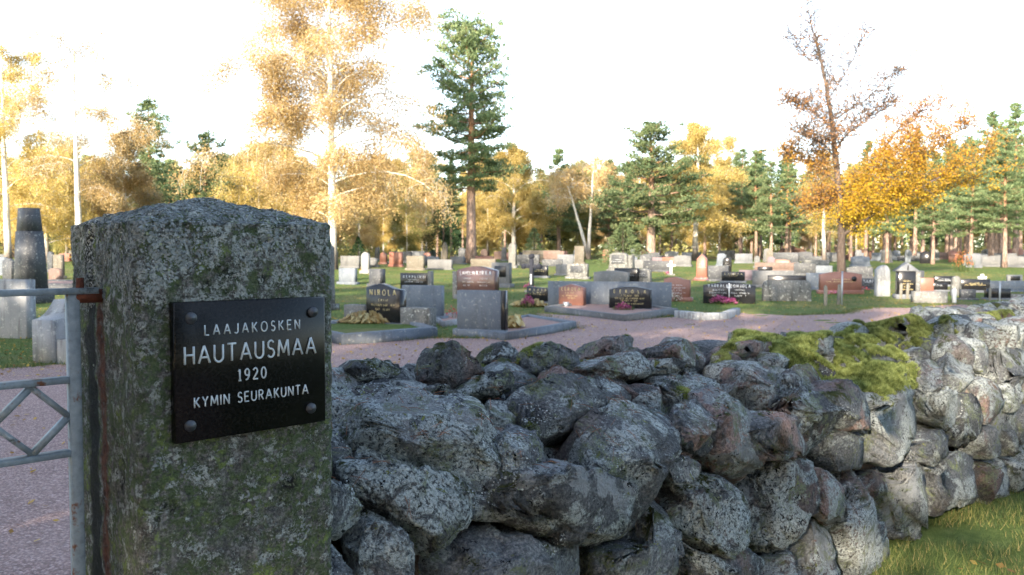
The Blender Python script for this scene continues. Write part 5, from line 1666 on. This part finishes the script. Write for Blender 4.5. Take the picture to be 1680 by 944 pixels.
stand(birch_tree(6, H, 1.3, 3.2, 66000, .2, 'birch_gold', 'rounded golden birch right of the tall slender pine', lsize=.062, nb=26), 843, d, .8)
d = 72; H = height_for(962, d, 265)
stand(birch_tree(7, H, 4.5, 2.2, 9000, .15, 'birch_orange', 'thin birch with two white stems left of the broad pine', lsize=.075, nb=16, stems=2, thin_top=.3), 966, d, 2.0)
d = 78; H = height_for(917, d, 250)
stand(pine_tree(8, H, H * .26, 2.9, .2, 1.3, label='narrow pointed pine between the golden birch and the thin white stems', profile=([0, .2, .5, 1], [.9, 1.0, .7, .1])), 917, d)
d = 70; H = height_for(240, d, 172)
stand(pine_tree(9, H, H * .2, 4.0, .26, 1.5, label='dark crowned pine rising behind the orange leaved birch'), 250, d, 1.1)
d = 62; H = height_for(200, d, 225)
stand(birch_tree(10, H, 1.6, 3.0, 45000, .15, 'birch_orange', 'orange leaved birch in front of the dark crowned pine', lsize=.058, nb=24), 208, d, .2)
d = 54; H = height_for(335, d, 226)
stand(pine_tree(11, H, 1.2, 4.4, .2, 1.3, label='bushy young pine behind the gate post top', profile=([0, .2, .5, 1], [1.0, 1.0, .7, .1])), 338, d, 2.6)
d = 52; H = height_for(20, d, 84)
stand(birch_tree(12, H, 2.5, 3.6, 48000, .2, 'birch_gold', 'tall yellow green birch standing beyond the obelisk', lsize=.05, nb=26), 14, d, 1.9)
d = 56; H = height_for(440, d, 240)
stand(birch_tree(13, H, 1.3, 3.8, 66000, .14, 'birch_gold', 'low golden birch behind the gate post top', lsize=.052, nb=26, stems=2), 450, d, 1.5)
d = 58; H = height_for(85, d, 245)
stand(birch_tree(14, H, 1.3, 3.4, 50000, .14, 'birch_gold', 'low golden birch beside the half bare birch', lsize=.052, nb=24, stems=2), 78, d, .5)
d = 42; H = height_for(1362, d, 300)
stand(birch_tree(15, 7.5, 2.0, 1.5, 14000, .13, 'birch_gold', 'weeping yellow birch with white trunk behind the maple', lsize=.048, nb=18, droop=1.25), 1352, 56, .5)
d = 30
stand(birch_tree(16, 15, 5.0, 3.6, 3000, .2, 'rust_leaves', 'birch with dangling reddish twigs beyond the far run of the wall', lsize=.06, nb=24, droop=1.2, thin_top=.2), 1850, d, .2)

# ---- maple with a tall half bare top and a low yellow side
def maple():
    T = Tree(44); r = T.r
    H = height_for(1330, 34, 10); s_ = 34 / FPX
    def q(px, py, dy=0.0): return np.array([(px - 1380) * s_, dy, EYE + (HORIZON - py) * s_ - float(terrain(13.5, 34))])
    def limb(pts, r0, r1, mb=None):
        P = np.array(pts)
        # smooth the polyline
        t = np.linspace(0, len(P) - 1, len(P) * 4); Q = np.column_stack([np.interp(t, np.arange(len(P)), P[:, k]) for k in range(3)])
        for _ in range(3): Q[1:-1] = (Q[:-2] + Q[1:-1] * 2 + Q[2:]) / 4
        Q += r.normal(0, .015, Q.shape); (mb or T.wood).tube(Q, np.linspace(r0, r1, len(Q)), 7, cap=False); return Q
    tr = limb([[0, 0, -.2], q(1380, 400), q(1378, 330), q(1366, 250), q(1358, 180), q(1345, 110), q(1330, 60), q(1316, 15)], .19, .012, T.trunk)
    L = []
    L.append((limb([q(1380, 388), q(1410, 362, -.3), q(1455, 335, -.6), q(1515, 300, -.6), q(1600, 255, -.5)], .085, .015), 1))
    L.append((limb([q(1379, 380), q(1420, 350, .5), q(1470, 342, .9), q(1540, 325, 1.2), q(1620, 290, 1.2)], .07, .012), 1))
    L.append((limb([q(1440, 345, -.4), q(1480, 285, -.7), q(1515, 240, -.9), q(1580, 205, -.8)], .05, .01), 1))
    L.append((limb([q(1380, 370), q(1415, 330, -.9), q(1440, 290, -1.2), q(1470, 230, -1.2)], .05, .01), 1))
    L.append((limb([q(1372, 300), q(1345, 275, .4), q(1320, 262, .7), q(1300, 250, .9)], .035, .008), 2))
    L.append((limb([q(1366, 250), q(1395, 215, .3), q(1430, 190, .4), q(1470, 170, .6)], .04, .008), 3))
    L.append((limb([q(1362, 215), q(1330, 190, -.4), q(1300, 178, -.5), q(1280, 172, -.6)], .03, .007), 3))
    L.append((limb([q(1355, 165), q(1385, 125, .3), q(1405, 85, .4), q(1425, 45, .5)], .03, .007), 4))
    L.append((limb([q(1345, 115), q(1320, 95, .3), q(1300, 60, .3)], .02, .006), 4))
    L.append((limb([q(1368, 262), q(1340, 240, -.6), q(1315, 232, -.9), q(1290, 225, -1.0)], .03, .007), 3))
    L.append((limb([q(1375, 320), q(1350, 335, .6), q(1330, 345, .9)], .03, .007), 2))
    L.append((limb([q(1360, 200), q(1410, 170, -.4), q(1440, 135, -.5), q(1460, 125, -.5)], .03, .007), 4))
    L.append((limb([q(1378, 345), q(1420, 305, .2), q(1445, 260, .3), q(1480, 200, .3), q(1530, 175, .3)], .06, .01), 1))
    L.append((tr[10:], 4))
    C = []; Tn = []
    den = {1: 36, 2: 12, 3: 5, 4: 1.6}
    for P, kind in L:
        n = len(P)
        for i in range(2, n):
            reps = 4 if kind == 1 else 6
            for _ in range(reps):
                az = r.uniform(0, 6.28)
                P2, _, _ = T.polyline(P[i], az, R(25) + r.normal(0, .4), r.uniform(.45, 1.6) if kind < 3 else r.uniform(.5, 2.0), 4, -R(20) if kind == 1 else R(15), .25)
                T.wood.tube(P2, np.linspace(.014, .007, 5), 3, cap=False)
                for k in range(3 if kind == 1 else 4):
                    P3, _, _ = T.polyline(P2[r.integers(1, 5)], r.uniform(0, 6.28), r.normal(.3, .5), r.uniform(.2, .75), 3, 0, .3)
                    T.wood.tube(P3, np.linspace(.008, .005, 4), 3, cap=False)
                    m_ = r.poisson(den[kind])
                    for _ in range(m_):
                        u = r.random() * 3; a_ = min(2, int(u)); p = P3[a_] + (P3[a_ + 1] - P3[a_]) * (u - a_) + r.normal(0, .15, 3)
                        C.append(p)
                        if kind == 1:
                            hgt = p[2]; Tn.append(np.clip(np.interp(hgt, [1.0, 2.6, 4.2, 5.6, 7.0], [.86, .66, .50, .32, .10]) + r.normal(0, .10), 0, 1))
                        elif kind == 2: Tn.append(r.uniform(.1, .5))
                        else: Tn.append(r.uniform(0, .25))
    C = np.array(C); n = len(C)
    a = r.normal(size=(n, 3)) * [1, 1, .6] + [0, -.2, -.4]; a /= np.linalg.norm(a, axis=1)[:, None]
    b = np.cross(a, r.normal(size=(n, 3))); b /= np.linalg.norm(b, axis=1)[:, None]
    sz = r.uniform(.028, .05, n)
    T.crown = MB().quads(C, a * sz[:, None], b * (sz * .8)[:, None], tint=np.array(Tn))
    return T.finish('maple_tree', 'dark_bark', 'maple_leaves', 'maple with yellow leaves low on one side and a half bare rusty top')
stand(maple(), 1380, 34)

# ---- shrubs
stand(conifer_bush(50, height_for(876, 62, 374), .85, 2600, 'small rounded green conifer behind the pink stones', leaf='pine_needles', power=.6), 876, 62)
stand(conifer_bush(51, height_for(1022, 54, 366), 1.9, 5000, 'wide green juniper behind the tall rough monument', leaf='pine_needles', power=.7), 1022, 54)
stand(conifer_bush(52, height_for(588, 60, 388), .9, 1800, 'little spruce behind the white stone', name='spruce_sapling', cat='tree'), 588, 60)
stand(conifer_bush(53, 5.0, 2.2, 7000, 'dark spreading conifer left of the tall slender pine', power=.5), 728, 74)

# ---- the wood around the cemetery: a few kinds, each tree a copy
protoP = [pine_tree(60 + k, h, h * cbf, rr * 1.35, None, 1.35, label=('pine with long deep crown standing in the wood', 'tall pine with half bare trunk standing in the wood', 'squat broad pine standing in the wood', 'pine with bare trunk and high crown standing in the wood')[k]) for k, (h, cbf, rr) in enumerate([(14.5, .34, 2.5), (16, .40, 2.3), (13, .26, 2.6), (15.5, .50, 2.2)])]
protoS = [pine_tree(70 + k, h, 1.2, rr, None, 1.1, name='spruce_tree', wood='dark_bark', leaf='spruce_needles', label=('tall dark spruce standing in the wood', 'low dark spruce standing in the wood')[k],
          profile=([0, .5, 1], [1, .6, .06])) for k, (h, rr) in enumerate([(13, 2.3), (10, 2.0)])]
protoB = [birch_tree(80 + k, h, cb, rr, n, .11, lf, 'yellow birch standing in the wood beyond the graves' if lf == 'birch_gold' else 'orange birch standing in the wood beyond the graves' if lf == 'birch_orange' else
          'yellow green birch standing in the wood beyond the graves', lsize=.07, nb=26, el0=70, jit=.3) for k, (h, cb, rr, n, lf) in enumerate([(13, 1.4, 2.5, 40000, 'birch_gold'), (14, 1.8, 2.5, 36000, 'birch_orange'), (12, 1.0, 2.5, 40000, 'birch_green')])]
GROUPS = {}
for o, gname in zip(protoP + protoS, ('deep crowned pines in the wood', 'half bare pines in the wood', 'squat pines in the wood', 'high crowned pines in the wood', 'tall spruces in the wood', 'low spruces in the wood')): GROUPS[o.name] = gname
for o, gname in zip(protoB, ('yellow birches in the wood', 'orange birches in the wood', 'yellow green birches in the wood')): GROUPS[o.name] = gname
HT = {}
for lst, hs_ in ((protoP, (14.5, 16, 13, 15.5)), (protoS, (13, 10)), (protoB, (13, 14, 12))):
    for o, h_ in zip(lst, hs_): HT[o.name] = h_
used = set()
def plant(proto, x, y, s, rz, label=None, group=None):
    if proto.name in used: c = copy_tree(proto)
    else: c = proto; used.add(proto.name)
    c.location = (x, y, float(terrain(x, y)) - .03); c.scale = (s * rt.uniform(.9, 1.1),) * 2 + (s,); c.rotation_euler = (0, 0, rz)
    c['group'] = group or GROUPS[proto.name]
    if label: c['label'] = label
    return c
rt = np.random.default_rng(31)
spots = []
def free(x, y, r_): return all((x - a_) ** 2 + (y - b_) ** 2 > r_ * r_ for a_, b_ in spots)
# rows of the wood: left and middle mixed, right mostly pine
cnt = 0; tries = 0
while cnt < 300 and tries < 9000:
    tries += 1
    y = 80 + 62 * rt.random() ** 1.3; px = rt.uniform(-160, 1850)
    x = (px - 840) / FPX * y
    if px > 1230: y -= 14; x = (px - 840) / FPX * y
    if not free(x, y, 1.9): continue
    spots.append((x, y)); cnt += 1
    u = rt.random()
    back = y > 96
    if px > 1200: pick = protoP[rt.integers(4)] if u < .86 else (protoS[rt.integers(2)] if u < .93 else protoB[0])
    elif px < 320: pick = protoB[rt.integers(3)] if u < .45 else protoP[rt.integers(4)] if u < .85 else protoS[rt.integers(2)]
    elif px < 780: pick = protoB[rt.choice([0, 1, 2], p=[.3, .4, .3])] if u < .42 else protoP[rt.integers(4)] if u < .88 else protoS[rt.integers(2)]
    else: pick = protoB[rt.integers(3)] if u < .30 else protoP[rt.integers(4)] if u < .86 else protoS[rt.integers(2)]
    # the wood's skyline dips between the tall trees
    lim = np.interp(px, [-200, 100, 330, 480, 640, 760, 880, 1000, 1150, 1230, 1330, 1480, 1560, 1700], [225, 250, 262, 255, 262, 255, 270, 268, 262, 245, 268, 262, 235, 205])
    target = EYE + (HORIZON - (lim + rt.uniform(-6, 45))) / FPX * y - float(terrain(x, y))
    h0 = HT[pick.name]
    plant(pick, x, y, float(np.clip(target / max(h0, 1), .45, 1.5)), rt.uniform(0, 6.28))
# the pines at the right edge stand nearer
for (px, dep, yt, k, s_) in [(1625, 55, 190, 0, 1.0), (1560, 62, 240, 2, 1.0), (1665, 60, 175, 3, 1), (1500, 66, 215, 1, 1), (1735, 50, 150, 2, 1), (1455, 58, 250, 2, 1), (1530, 54, 255, 2, 1), (1592, 50, 235, 2, 1), (1648, 48, 225, 2, 1), (1700, 52, 190, 0, 1), (1265, 62, 268, 2, 1), (1420, 68, 235, 0, 1), (1240, 70, 250, 2, 1), (1290, 66, 255, 0, 1), (1215, 76, 248, 3, 1)]:
    p = at_depth(px, dep); h0 = HT[protoP[k].name]
    plant(protoP[k], p.x, p.y, top_height(yt, p) / h0, rt.uniform(0, 6.28), 'pine at the front edge of the wood behind the maple and the soil heaps', 'pines at the wood edge')
for (px, dep, yt, k) in [(40, 66, 265, 0), (110, 72, 240, 2), (165, 64, 262, 0), (390, 76, 268, 2), (420, 74, 238, 0), (500, 70, 262, 1), (590, 66, 270, 1), (668, 70, 285, 2), (700, 76, 255, 1),
                         (800, 84, 290, 0), (1000, 82, 275, 1), (1180, 80, 262, 0), (1330, 74, 300, 1)]:
    p = at_depth(px, dep); plant(protoB[k], p.x, p.y, top_height(yt, p) / HT[protoB[k].name], rt.uniform(0, 6.28),
        ('golden birch on the near fringe of the wood', 'orange birch on the near fringe of the wood', 'yellow green birch on the near fringe of the wood')[k], ('golden', 'orange', 'yellow green')[k] + ' birches at the wood edge')
# low undergrowth between the trunks
r_ = np.random.default_rng(90); n = 60000
yy = r_.uniform(86, 150, n); xx = (r_.uniform(-250, 1900, n) - 840) / FPX * yy
clump = np.array([noise.noise(Vector((a_ * .25, b_ * .25, 5))) for a_, b_ in zip(xx, yy)])
keep = clump > -.1; xx, yy, clump = xx[keep], yy[keep], clump[keep]; n = len(xx)
hh_ = r_.random(n) ** 1.6 * (.7 + 3.2 * np.clip(clump, 0, 1))
C = np.column_stack([xx, yy, terrain(xx, yy) + hh_])
A_ = r_.normal(size=(n, 3)); A_ /= np.linalg.norm(A_, axis=1)[:, None]; B_ = np.cross(A_, r_.normal(size=(n, 3))); B_ /= np.linalg.norm(B_, axis=1)[:, None]
sz = r_.uniform(.12, .24, n)
tag(MB().quads(C, A_ * sz[:, None], B_ * (sz * .8)[:, None], tint=np.clip(r_.normal(.45, .25, n), 0, 1)).build('undergrowth', M['birch_green']), 'yellow green undergrowth between the trunks of the wood', 'undergrowth', kind='stuff')

# the wood going on behind: one mass of crowns and stems
r_ = np.random.default_rng(95); n = 48000
yy = r_.uniform(150, 185, n); xx = (r_.uniform(-500, 2180, n) - 840) / FPX * yy
cl_ = np.array([noise.noise(Vector((a_ * .12, b_ * .12, 7))) for a_, b_ in zip(xx, yy)])
C = np.column_stack([xx, yy, terrain(xx, yy) + r_.random(n) ** .8 * (11 + 5 * cl_)])
A_ = r_.normal(size=(n, 3)); A_ /= np.linalg.norm(A_, axis=1)[:, None]; B_ = np.cross(A_, r_.normal(size=(n, 3))); B_ /= np.linalg.norm(B_, axis=1)[:, None]
sz = r_.uniform(.35, .7, n)
m = MB().quads(C, A_ * sz[:, None], B_ * (sz * .6)[:, None], tint=np.clip(r_.normal(.4, .25, n), 0, 1))
for k in range(260):
    y_ = r_.uniform(148, 160); x_ = (r_.uniform(-450, 2130) - 840) / FPX * y_; z_ = float(terrain(x_, y_))
    m.tube([(x_, y_, z_ - .1), (x_, y_, z_ + 5), (x_, y_, z_ + 9)], [.2, .16, .1], 5)
tag(m.build('distant_wood', M['pine_needles']), 'far wood that closes the view behind the cemetery trees', 'wood', kind='stuff')

# trees behind the camera on the road side: they shade the wall and the first grave rows
shade_dir = np.array([-sun_dir.x, -sun_dir.y]); shade_dir /= np.linalg.norm(shade_dir)
side = np.array([shade_dir[1], -shade_dir[0]])
rs_ = np.random.default_rng(77)
for (dist, across, k, s_) in SHADE:
    p = -shade_dir * dist + side * across
    pr = (protoS + protoP)[k]
    plant(pr, p[0], p[1], s_, rs_.uniform(0, 6.28), 'spruce across the road outside the cemetery wall' if k < 2 else 'pine across the road outside the cemetery wall', 'trees across the road')

# ================================================================== ground cover
def grass_patch(name, xs, ys, h, wd, label, seed, dry=.12):
    r_ = np.random.default_rng(seed); n = len(xs)
    base = np.column_stack([xs, ys, terrain(xs, ys) - .004])
    az = r_.uniform(0, 6.283, n); ln = r_.uniform(.5, 1.2, n) * h; lean_ = r_.uniform(.1, .8, n)
    tip = base + np.column_stack([np.cos(az) * ln * lean_, np.sin(az) * ln * lean_, ln])
    tn = np.clip(r_.normal(.45, .2, n), 0, .88); dd = r_.random(n) < dry; tn[dd] = r_.uniform(.88, 1, dd.sum())
    tag(MB().blades(base, tip, wd, tint=tn).build(name, M['grass_blades']), label, 'grass', kind='stuff')
r_ = np.random.default_rng(91)
# at the foot of the wall on the road side
n = 52000
s_ = r_.uniform(.6, 7.5, n); q_ = -r_.random(n) ** 1.4 * 2.6 + .10
P = O2 + s_[:, None] * D2 + q_[:, None] * N2
cl = np.array([noise.noise(Vector((a_ * 3, b_ * 3, 1))) for a_, b_ in P]); k = cl > -.35 + .3 * r_.random(n)
grass_patch('grass', P[k, 0], P[k, 1], .05, .0035, 'green grass with dry tips along the foot of the stone wall', 1, .36)
# lawns between the graves
n = 90000
dep = 9.5 + 40 * r_.random(n) ** 1.35; px = r_.uniform(-160, 1800, n); X = (px - 840) / FPX * dep
k = ~on_path(X, dep); X, dep = X[k], dep[k]
cl = np.array([noise.noise(Vector((a_ * .7, b_ * .7, 1))) for a_, b_ in zip(X, dep)]); k = cl > -.5 + .4 * r_.random(len(X)); X, dep = X[k], dep[k]
grass_patch('lawn_grass', X, dep, .06, .012, 'short lawn grass between the graves', 2, .15)
# tufts on the edge of the gravel
n = 9000
i = r_.integers(0, len(EDGE), n); P = EDGE[i] + r_.normal(0, .10, (n, 2))
grass_patch('path_edge_grass', P[:, 0], P[:, 1], .07, .010, 'ragged grass along the edge of the gravel path', 3, .35)
# fallen leaves
n = 15000
dep = np.concatenate([9.5 + 32 * r_.random(n - 500) ** 1.2, r_.uniform(2.2, 8, 500)]); px = np.concatenate([r_.uniform(-100, 1780, n - 500), r_.uniform(0, 1680, 500)])
X = (px - 840) / FPX * dep
rel = np.column_stack([X, dep]) - O2; nn_ = rel @ N2; ss_ = rel @ D2
k = ~((nn_ > -.1) & (nn_ < .9) & (ss_ > -.1)); X, dep = X[k], dep[k]; n = len(X)
C = np.column_stack([X, dep, terrain(X, dep) + .02]); A_ = r_.normal(size=(n, 3)) * [1, 1, .25]; A_ /= np.linalg.norm(A_, axis=1)[:, None]
B_ = np.cross(A_, np.tile([0, 0, 1.0], (n, 1)) + r_.normal(0, .25, (n, 3))); B_ /= np.linalg.norm(B_, axis=1)[:, None]
sz = r_.uniform(.014, .032, n)
tag(MB().quads(C, A_ * sz[:, None], B_ * (sz * .75)[:, None], tint=r_.random(n)).build('fallen_leaves', M['fallen_leaf']), 'yellow and brown fallen leaves on grass and gravel', 'leaves', kind='stuff')
